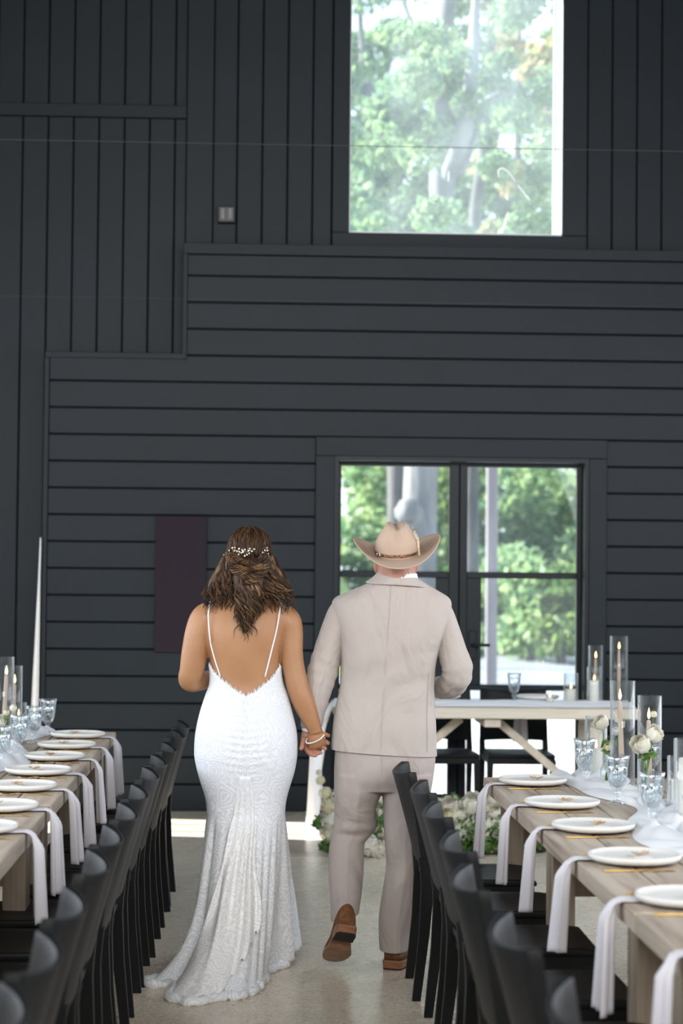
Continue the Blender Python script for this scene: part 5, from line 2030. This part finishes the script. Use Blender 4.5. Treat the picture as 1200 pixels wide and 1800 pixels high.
pp = [on_head(370 + a / 7.5, 920 + b / 7.5, 0.010) for a, b in PL]
mb = MB()
for p in pp:
    mb.ball(p, 0.0030 + 0.0012 * rh.random(), 8, 6)
mb.build('pearls', 'pearl', vine, True)
mb = MB()
main = [[(170, 420), (230, 400), (290, 385), (345, 355), (400, 380), (450, 375), (500, 365), (570, 345)], [(690, 385), (720, 390), (760, 415), (800, 440)]]
mp = []
for ln in main:
    P = [on_head(370 + a / 7.5, 920 + b / 7.5, 0.007) for a, b in smooth_path(ln, 24)]
    mp += P
    mb.tube(P, 0.0010, 5)
for p in pp:
    q = min(mp, key=lambda w_: (w_ - p).length)
    mb.tube([p, (p + q) / 2 + Vector((0, -0.001, -0.001)), q], 0.0007, 4)
mb.build('gold_wire', 'gold', vine, True)
# ================================================================== the groom
DG = 8.25
groom = thing('person', 'man seen from behind in a beige suit and cowboy hat, walking', 'person', (pix(680, 1650, DG).x, DG, 0))
JR = [(1010, 664, 731, 8.24, .070, .066, 2.0), (1019, 657, 738, 8.24, .078, .078, 2.0), (1028, 640, 752, 8.245, .090, .090, 2.1), (1038, 615, 769, 8.25, .100, .095, 2.2), (1050, 589, 788, 8.25, .108, .105, 2.4), (1062, 583, 793, 8.25, .118, .115, 2.6),
      (1080, 586, 790, 8.25, .130, .125, 2.7), (1110, 594, 782, 8.25, .140, .135, 2.6), (1151, 598, 769, 8.25, .138, .145, 2.5), (1180, 598, 764, 8.25, .130, .15, 2.4), (1206, 597, 762.5, 8.25, .125, .152, 2.4),
      (1242, 590, 764, 8.25, .135, .152, 2.4), (1275, 585, 766, 8.25, .148, .15, 2.4), (1313, 582, 767, 8.25, .152, .15, 2.4), (1322, 581.5, 767.5, 8.25, .153, .15, 2.4)]

body = MB()
row_loft(body, JR, 1022, 1310, 30, 32, grow=-0.02)
gh = pix(698, 972, DG + 0.015)
rings = []
for i in range(17):
    a = -pi / 2 + pi * i / 16
    z = sin(a) * 0.118 if a < 0 else sin(a) * 0.095
    w = 0.080 * max(cos(a), 0.05) ** 0.75
    d_ = 0.100 * max(cos(a), 0.05) ** 0.8
    rings.append([gh + Vector((w * cos(2 * pi * k / 24), 0.012 * (-sin(a) if a < 0 else 0) + d_ * sin(2 * pi * k / 24), z)) for k in range(24)])
body.loft(rings)
ptube(body, [(697, 985, 8.235, 33), (697, 1005, 8.235, 33.5), (697, 1030, 8.235, 36)], 20)
body.ball(gh + Vector((0, 0.10, -0.02)), (0.013, 0.026, 0.024), 10, 8)
body.ball(gh + Vector((0, 0.078, -0.10)), (0.028, 0.026, 0.020), 10, 8)
body.ball(gh + Vector((0.055, 0.03, -0.085)), (0.02, 0.03, 0.022), 10, 8)
for s, ex, ey in ((-1, 661, 994), (1, 731, 992)):
    body.ball(pix(ex, ey, 8.25), (0.011, 0.020, 0.033), 12, 8)
# arms in the sleeves
LA = [(606, 1066, 8.25, 21), (600, 1080, 8.25, 25), (588, 1112, 8.25, 25.5), (575, 1152, 8.245, 26), (566, 1184, 8.24, 26.5), (558, 1213, 8.235, 25), (551, 1245, 8.235, 22), (546, 1280, 8.235, 18.5)]
RA = [(770, 1068, 8.25, 21), (775, 1084, 8.25, 24), (784, 1112, 8.245, 25), (796, 1150, 8.24, 26), (803, 1172, 8.235, 27.5), (802, 1190, 8.25, 26), (793, 1203, 8.30, 24), (780, 1208, 8.38, 21), (766, 1208, 8.46, 18), (756, 1206, 8.51, 16.5)]
for A in (LA, RA):
    ptube(body, [(a, b, c, r * 0.72) for a, b, c, r in A], 16, 4)
# left hand, palm to hers, fingers laced
P = smooth_path([(545, 1276, 8.235, 11.5), (541, 1290, 8.235, 11.5), (541, 1303, 8.236, 13.5), (543, 1312, 8.236, 12.5)], 8)
body.tube([pix(a, b, c) for a, b, c, r in P], [r * 8.23 / FPX for a, b, c, r in P], 16, flat=0.6, flat_dir=Vector((0, 1, 0)))
for p in ([(551, 1300, 8.235), (565, 1301, 8.222), (573, 1304, 8.208), (578, 1308, 8.196)], [(550, 1307, 8.235), (561, 1311, 8.215), (568, 1314, 8.20), (573, 1317, 8.187)],
          [(545, 1313, 8.232), (550, 1320, 8.212), (558, 1323, 8.193), (565, 1323, 8.18)], [(537, 1312, 8.228), (541, 1321, 8.207), (549, 1327, 8.19), (557, 1328, 8.18)]):
    ptube(body, [(a, b, c, r) for (a, b, c), r in zip(p, (4.9, 4.6, 4.2, 3.6))], 10, 5)
ptube(body, [(534, 1296, 8.22, 5.0), (532, 1306, 8.205, 4.7), (530, 1314, 8.195, 4.4), (527, 1318, 8.19, 3.4)], 10, 5)
# right hand, held before the chest
ptube(body, [(757, 1206, 8.50, 11), (748, 1204, 8.545, 14), (742, 1203, 8.575, 13)], 14)
for k in range(4):
    ptube(body, [(745, 1194 + 6 * k, 8.565, 4.6), (737, 1195 + 6 * k, 8.595, 4.4), (732, 1198 + 6 * k, 8.58, 4.0), (736, 1201 + 6 * k, 8.56, 3.5)], 10)
ptube(body, [(750, 1196, 8.545, 5), (744, 1188, 8.56, 4.6), (737, 1185, 8.575, 4)], 10)
# legs
LL = [(625, 1330, 8.26, 34), (622, 1400, 8.29, 32), (620, 1455, 8.33, 25), (612, 1500, 8.28, 23), (609, 1560, 8.20, 20), (608, 1610, 8.14, 14), (609, 1625, 8.13, 14)]
RL = [(715, 1335, 8.25, 34), (712, 1400, 8.25, 32), (708, 1470, 8.26, 25), (706, 1530, 8.26, 24), (697, 1600, 8.27, 16), (690, 1665, 8.27, 14)]
for A in (LL, RL):
    ptube(body, A, 16, 4)
o = body.build('body', 'skin_groom', groom, True)
mod(o, 'REMESH', mode='VOXEL', voxel_size=0.0036, use_smooth_shade=True)
mod(o, 'SMOOTH', factor=0.5, iterations=5)
for s in (-1, 1):
    mb = MB(); mb.ball(gh + Vector((s * 0.033, 0.089, 0.004)), (0.013, 0.012, 0.009), 10, 8); mb.build('eye', 'eye', groom, True)
mb = MB(); mb.ball(gh + Vector((0, 0.093, -0.06)), (0.025, 0.012, 0.007), 12, 8); mb.build('mouth', 'skin_groom', groom, True)
# cropped hair below the hat
mb = MB()
mb.grid(lambda u, v: gh + Vector((0.0835 * sin(-1.5 + 3.0 * u) * sin(0.6 + 1.25 * v), -0.1035 * cos(-1.5 + 3.0 * u) * sin(0.6 + 1.25 * v), 0.098 * cos(0.6 + 1.25 * v))), 24, 10)
mb.build('hair', plain('cropped_hair', (0.30, 0.15, 0.085), 0.8, 0.2, nscale=300, var=0.3), groom, True)

# ---- jacket
mb = MB()


def jwarp(p, u, v):
    a = 2 * pi * u
    w_ = 0.003 * sin(p.z * 46 + 3 * sin(a * 2)) * max(0, 1 - abs(v - 0.55) * 4) * max(0.0, -sin(a))
    return p + Vector((0, w_, 0))


rings = row_loft(mb, JR, 1018, 1322, 70, 72, cap0=True, cap1=False, warp=jwarp)
# skew the hem: lower at the right, with thickness turned under
k0 = len(mb.v)
last = rings[-1]
cx = sum((p.x for p in last)) / len(last); cy = sum((p.y for p in last)) / len(last)
n = len(last)
for i, rr in enumerate(rings):
    t_ = max(0, (i - 45) / 25)
    for k in range(n):
        x, y, z = mb.v[i * n + k]
        mb.v[i * n + k] = (x, y, z - t_ * 0.014 * (x - cx) / 0.22)
inner = [Vector((cx + (p[0] - cx) * 0.97, cy + (p[1] - cy) * 0.97, p[2] + 0.002)) for p in mb.v[(len(rings) - 1) * n:len(rings) * n]]
inner2 = [Vector((cx + (p.x - cx) * 0.96, cy + (p.y - cy) * 0.96, p.z + 0.09)) for p in inner]
outer = [Vector(p) for p in mb.v[(len(rings) - 1) * n:len(rings) * n]]
mb.loft([outer, inner, inner2], False, False)
for A, wr in ((LA, 1), (RA, 2)):
    sp = smooth_path(A, 60)
    P, Rr = [], []
    rr = random.Random(wr)
    for i, (a, b, c, r) in enumerate(sp):
        t_ = i / 60
        crease = 0.7 * sin(i * 1.15 + wr) * exp(-((t_ - 0.55) / 0.16) ** 2) + 0.5 * sin(i * 0.8) * exp(-((t_ - 0.85) / 0.12) ** 2)
        P.append(pix(a, b, c)); Rr.append((r + crease * 1.3) * c / FPX)
    mb.tube(P, Rr, 28, True)
jacket = mb.build('jacket', 'jacket', groom, True)
# collar
mb = MB()
CR = [(1007, 667, 730, 8.24, .074, .070, 2.0), (1013, 662, 735, 8.24, .080, .075, 2.0), (1021, 654, 744, 8.24, .090, .088, 2.0), (1028, 643, 755, 8.243, .101, .094, 2.1)]
R1 = [hring(crom(CR, 1007 + 21 * i / 8), 48, 0.002) for i in range(9)]
half = [[r[k % 48] + Vector((0, 0, -0.012 * (k - 36) / 12)) for k in range(23, 50)] for r in R1]
mb.loft(half, False, False, False)
o = mb.build('collar', 'jacket', jacket, True)
mod(o, 'SOLIDIFY', thickness=0.006, offset=1)
# seams: centre back, two side backs
MT['seam'] = plain('seam_line', (0.47, 0.395, 0.345), 0.9, 0.1, nscale=200, var=0.1)  # thin line tone for the suit seams


def j_pt(px, py):
    row = crom(JR, py)
    L, R = pix(row[1], row[0], row[3]), pix(row[2], row[0], row[3])
    p = pix(px, py, 8.13)
    e = max(-0.995, min(0.995, (p.x - (L.x + R.x) / 2) / ((R.x - L.x) / 2)))
    yb = row[3] - row[4] * (1 - abs(e) ** row[6]) ** (1 / row[6])
    return pix(px, py, yb - 0.0005)


for pts in ([(686, 1030), (684, 1080), (679, 1140), (676, 1200), (672, 1255), (669, 1316)], [(754, 1182), (752, 1215), (751, 1260), (751, 1322)], [(602, 1200), (594, 1255), (592, 1310)]):
    mb = MB(); mb.tube([j_pt(a, b) for a, b in smooth_path(pts, 40)], 0.0011, 5)
    mb.build('seam', 'seam', jacket, True)
# cuff buttons on the right sleeve, cuff of the shirt at the left hand
mb = MB()
P = smooth_path([(545, 1279, 8.235, 15.5), (543, 1287, 8.235, 13.5)], 3)
mb.tube([pix(a, b, c) for a, b, c, r in P], [r * 8.23 / FPX for a, b, c, r in P], 20)
mb.build('shirt_cuff', 'shirt', groom, True)
mb = MB()
R1 = [hring((1008 + 2.2 * i, 665 - 0.6 * i, 731 + 0.6 * i, 8.238, .0765 + .001 * i, .07, 2.0), 40) for i in range(7)]
mb.loft(R1, False, False)
o = mb.build('shirt_collar', 'shirt', groom, True)
mod(o, 'SOLIDIFY', thickness=0.003)

# ---- trousers
HRW = [(1300, 590, 764, 8.25, .135, .12, 2.4), (1330, 588, 765, 8.25, .145, .12, 2.4), (1365, 587, 761, 8.25, .145, .12, 2.4), (1388, 590, 754, 8.25, .118, .105, 2.4)]
LLR = [(1360, 587, 676, 8.255, .135, .11, 2.3), (1391, 587, 671, 8.26, .125, .11, 2.2), (1420, 587.5, 661, 8.275, .110, .105, 2.1), (1446, 586, 662, 8.295, .100, .09, 2.1), (1458, 584, 659, 8.30, .098, .085, 2.1), (1468, 581.5, 651, 8.30, .090, .085, 2.1), (1480, 580, 641.5, 8.29, .086, .085, 2.1),
       (1492, 578, 640, 8.275, .085, .085, 2.1), (1530, 577, 639, 8.235, .082, .08, 2.1), (1567, 579.5, 636, 8.19, .08, .078, 2.1), (1590, 580.5, 633, 8.165, .078, .075, 2.1), (1612, 581, 630.5, 8.145, .076, .074, 2.1)]
RLR = [(1360, 668, 762, 8.25, .135, .11, 2.3), (1391, 671, 757, 8.25, .128, .11, 2.2), (1420, 673, 752.5, 8.25, .112, .105, 2.1), (1450, 674, 747, 8.255, .100, .095, 2.1), (1480, 676, 742.5, 8.255, .094, .09, 2.1), (1517, 678, 740, 8.255, .092, .088, 2.1), (1542, 676, 739, 8.26, .092, .088, 2.1),
       (1575, 670.5, 735, 8.265, .092, .086, 2.1), (1612, 665.5, 727.5, 8.27, .090, .085, 2.1), (1645, 665.5, 720, 8.275, .088, .085, 2.1), (1670, 667, 716, 8.275, .086, .085, 2.1)]
mb = MB()
row_loft(mb, HRW, 1300, 1388, 14, 48)


def lwarp(p, u, v):
    a = 2 * pi * u
    b = max(0.0, -sin(a))
    c = 0.010 * exp(-((v - 0.41) / 0.02) ** 2) - 0.010 * exp(-((v - 0.36) / 0.03) ** 2) + 0.005 * exp(-((v - 0.83) / 0.025) ** 2) - 0.004 * exp(-((v - 0.72) / 0.03) ** 2)
    crease = -0.004 * exp(-((a - 1.5 * pi) / 0.10) ** 2) * (1 if v > 0.1 else 0)
    return p + Vector((0, c * b + crease, 0))


def rwarp(p, u, v):
    a = 2 * pi * u
    b = max(0.0, -sin(a))
    c = 0.006 * sin(v * 20 + cos(a) * 3) * exp(-((v - 0.45) / 0.2) ** 2)
    crease = -0.004 * exp(-((a - 1.5 * pi) / 0.10) ** 2) * (1 if v > 0.12 else 0)
    return p + Vector((0, c * b + crease, 0))


rl_ = row_loft(mb, LLR, 1360, 1612, 70, 48, True, True, warp=lwarp)
n = 48
# tilt the last rings so the back of the hem rides up over the heel
off = len(mb.v) - len(rl_) * n
for i in range(60, 71):
    for k in range(n):
        a = 2 * pi * k / n
        x, y, z = mb.v[off + i * n + k]
        mb.v[off + i * n + k] = (x, y, z - 0.018 * (i - 60) / 10 * (-cos(a)) * 0.8)
rr_ = row_loft(mb, RLR, 1360, 1670, 70, 48, True, True, warp=rwarp)
trousers = mb.build('trousers', 'trouser', groom, True)
mod(trousers, 'REMESH', mode='VOXEL', voxel_size=0.004, use_smooth_shade=True)
mod(trousers, 'SMOOTH', factor=0.5, iterations=8)
for pts in ([(671, 1322), (670, 1360), (670.5, 1392)],):
    mb = MB()
    P = []
    for a, b in smooth_path(pts, 14):
        row = crom(HRW, b)
        P.append(pix(a, b, row[3] - row[4] - 0.0005))
    mb.tube(P, 0.0012, 5)
    mb.build('seam', 'seam', trousers, True)

# ---- shoes


def shoe(M_, name_mat):
    """toe along +y, heel at y=0, sole underside at z=0"""
    root = bpy.data.objects.new('shoe', None); COL.objects.link(root)
    out = [(0.0, 0.0, .028), (0.012, 0, .033), (0.05, 0, .034), (0.10, 0, .031), (0.15, 0.003, .036), (0.20, 0.005, .044), (0.25, 0.004, .040), (0.285, 0.002, .028), (0.300, 0.0, .010)]

    def zb(y):
        return 0.026 if y < 0.085 else 0.026 * max(0, 1 - (y - 0.085) / 0.085) ** 1.5
    mb = MB()
    sp = [crom(out, y) for y in [i * 0.30 / 30 for i in range(31)]]
    mb.loft([[Vector((c - w_, y, zb(y))), Vector((c + w_, y, zb(y))), Vector((c + w_, y, zb(y) + 0.009)), Vector((c - w_, y, zb(y) + 0.009))] for y, c, w_ in sp], smooth=False)
    s_ = mb.build('sole', 'sole', root)
    mb = MB()
    mb.loft([[Vector((0.0335 * a * q, 0.04 + 0.0415 * b * q - 0.001, z)) for a, b in ((-.75, -.97), (0, -1.0), (.75, -.97), (1, -.55), (1, 1), (-1, 1), (-1, -.55))] for z, q in ((0.006, .97), (0.0258, 1.0))], smooth=False)
    h_ = mb.build('heel', 'heel', root)
    mb = MB()
    mb.loft([[Vector((0.0335 * a * q, 0.04 + 0.0415 * b * q - 0.001, z)) for a, b in ((-.75, -.97), (0, -1.0), (.75, -.97), (1, -.55), (1, 1), (-1, 1), (-1, -.55))] for z, q in ((0.0, .97), (0.0059, .97))], smooth=False)
    mb.build('heel_tip', 'rubber', h_)
    prof = [(0.004, 0, .026, .092), (0.03, 0, .0325, .098), (0.07, 0, .0335, .092), (0.11, 0, .0325, .088), (0.15, .003, .036, .074), (0.20, .005, .042, .056), (0.25, .004, .038, .042), (0.28, .002, .028, .032), (0.297, 0, .010, .018)]
    mb = MB()
    rings = []
    for i in range(31):
        y = 0.004 + (0.297 - 0.004) * i / 30
        _, c, w_, h = crom(prof, y)
        z0 = zb(y) + 0.009
        rings.append([Vector((c + w_ * cos(pi * k / 14) * (1 if True else 0), y, z0 + (h - 0.009) * max(0, sin(pi * k / 14)) ** 0.75)) for k in range(15)])
    mb.loft(rings, True, True, True)
    u_ = mb.build('upper', name_mat, root)
    mb = MB()
    for k in range(4):
        y = 0.115 + 0.017 * k
        zt = crom(prof, y)[3] + zb(y) + 0.002
        mb.tube([(-0.014 + .003, y, zt - 0.005), (0.003, y + 0.003, zt), (0.014 + .003, y, zt - 0.005)], 0.0018, 5)
    mb.build('lace', 'leather', root)
    return root


r1 = shoe(None, 'suede')
r1.parent = groom
tilt = radians(-33)
M1 = Matrix.Rotation(radians(9), 4, 'Y') @ Matrix.Rotation(radians(6), 4, 'Z') @ Matrix.Rotation(tilt, 4, 'X')
heel_pt = pix(609, 1642, 8.0)
toe_off = M1 @ Vector((0.0, 0.0, 0.0))
SC = Matrix.Diagonal((1.28, 1.0, 1.12, 1))
r1.matrix_basis = Matrix.Translation(heel_pt - Vector(groom.location)) @ M1 @ SC
r2 = shoe(None, 'leather')
r2.parent = groom
hp2 = pix(687, 1699, 8.24)
r2.matrix_basis = Matrix.Translation(Vector((hp2.x, 8.235, 0.0)) - Vector(groom.location)) @ Matrix.Rotation(radians(-24), 4, 'Z') @ SC

# ---- cowboy hat
ROLLH, PITH = radians(3.5), radians(15)
hb = pix(698, 973, DG)
RM = Matrix.Rotation(-ROLLH, 3, 'Y') @ Matrix.Rotation(PITH, 3, 'X')


def HT(x, y, z):
    return hb + RM @ Vector((x, y, z))


hat = thing('cowboy_hat', '', 'x'); del hat['category'], hat['label']
hat.parent = groom
hat.location = hb - Vector(groom.location)
mb = MB()
CP = [(0.0, .092, .108), (0.02, .091, .107), (0.05, .087, .103), (0.075, .079, .096), (0.095, .069, .088), (0.11, .059, .080), (0.122, .048, .070), (0.130, .036, .058), (0.134, .020, .036), (0.135, .002, .004)]


def crown(u, v):
    t_ = v * (len(CP) - 1)
    z, a, b = crom([(i,) + c for i, c in enumerate(CP)], t_)[1:]
    th = 2 * pi * u
    x, y = a * cos(th), b * sin(th)
    top = max(0, (z - 0.060) / 0.075)
    # centre crease along the crown and a dent either side at the front; a soft dent at the back
    z2 = z - 0.022 * exp(-(x / 0.021) ** 2) * top ** 1.3
    bk = exp(-((th - 1.5 * pi) / 0.33) ** 2) * exp(-((z - 0.105) / 0.028) ** 2)
    y += 0.016 * bk
    for s in (1, -1):
        sd = exp(-((cos(th) * s - 0.9) / 0.25) ** 2) * exp(-((z - 0.10) / 0.03) ** 2) * (1 if y > -0.02 else 0.4)
        x -= s * 0.010 * sd
    return HT(x, y, z2)


mb.grid(lambda u, v: crown(u, v), 72, 36)


def brim(u, rho, dz=0.0):
    th = 2 * pi * u
    cs, sn = cos(th), sin(th)
    a = 0.090 + (0.190 - 0.090) * rho
    b = 0.106 + (0.205 - 0.106) * rho
    up = 0.070 * rho ** 2.0 * abs(cs) ** 2.2 - 0.012 * rho ** 2 * abs(sn) ** 2
    x = a * cs * (1 - 0.06 * rho * abs(cs))
    return HT(x, b * sn, up + dz)


mb.grid(lambda u, v: brim(u, v), 96, 14)
o = mb.build('felt_body', 'felt', hat, True)
mod(o, 'SOLIDIFY', thickness=0.0035, offset=0)
mb = MB()


def band(u, v):
    th = 2 * pi * u
    z = 0.003 + 0.018 * v
    return HT(0.0935 * cos(th), 0.1095 * sin(th), z)


mb.grid(band, 72, 3)
o = mb.build('hat_band', 'hat_band', hat, True)
mod(o, 'SOLIDIFY', thickness=0.003)
mb = MB()
th = radians(212)
for z in (0.002, 0.022):
    mb.tube([HT(0.096 * cos(th + q), 0.112 * sin(th + q), z) for q in (-.10, 0, .10)], 0.0035, 6)
for q in (-.10, .10):
    mb.tube([HT(0.097 * cos(th + q), 0.113 * sin(th + q), z) for z in (0.002, 0.022)], 0.0035, 6)
mb.build('buckle', 'silver', hat, True)
mb = MB()
th = radians(-28)
fx, fy = 0.098 * cos(th), 0.114 * sin(th)
mb.loft([[HT(fx + a * 0.004 - 0.01 * q, fy + b * 0.0015, z) for a, b in ((-1, -1), (1, -1), (1, 1), (-1, 1))] for z, q in ((0.0, 0), (0.075, .3))], smooth=False)
mb.build('quill', plain('cream_quill', (0.72, 0.62, 0.42), 0.5, nscale=60, var=0.35), hat, True)
mb = MB()
mb.loft([[HT(fx + a * w_ - 0.004 - 0.022 * q, fy + b * 0.0012, z) for a, b in ((-1, -1), (1, -1), (1, 1), (-1, 1))] for z, q, w_ in ((0.07, 0, .005), (0.085, .25, .007), (0.105, .6, .006), (0.125, 1.0, .001))], smooth=False)
mb.build('feather', 'feather', hat, True)
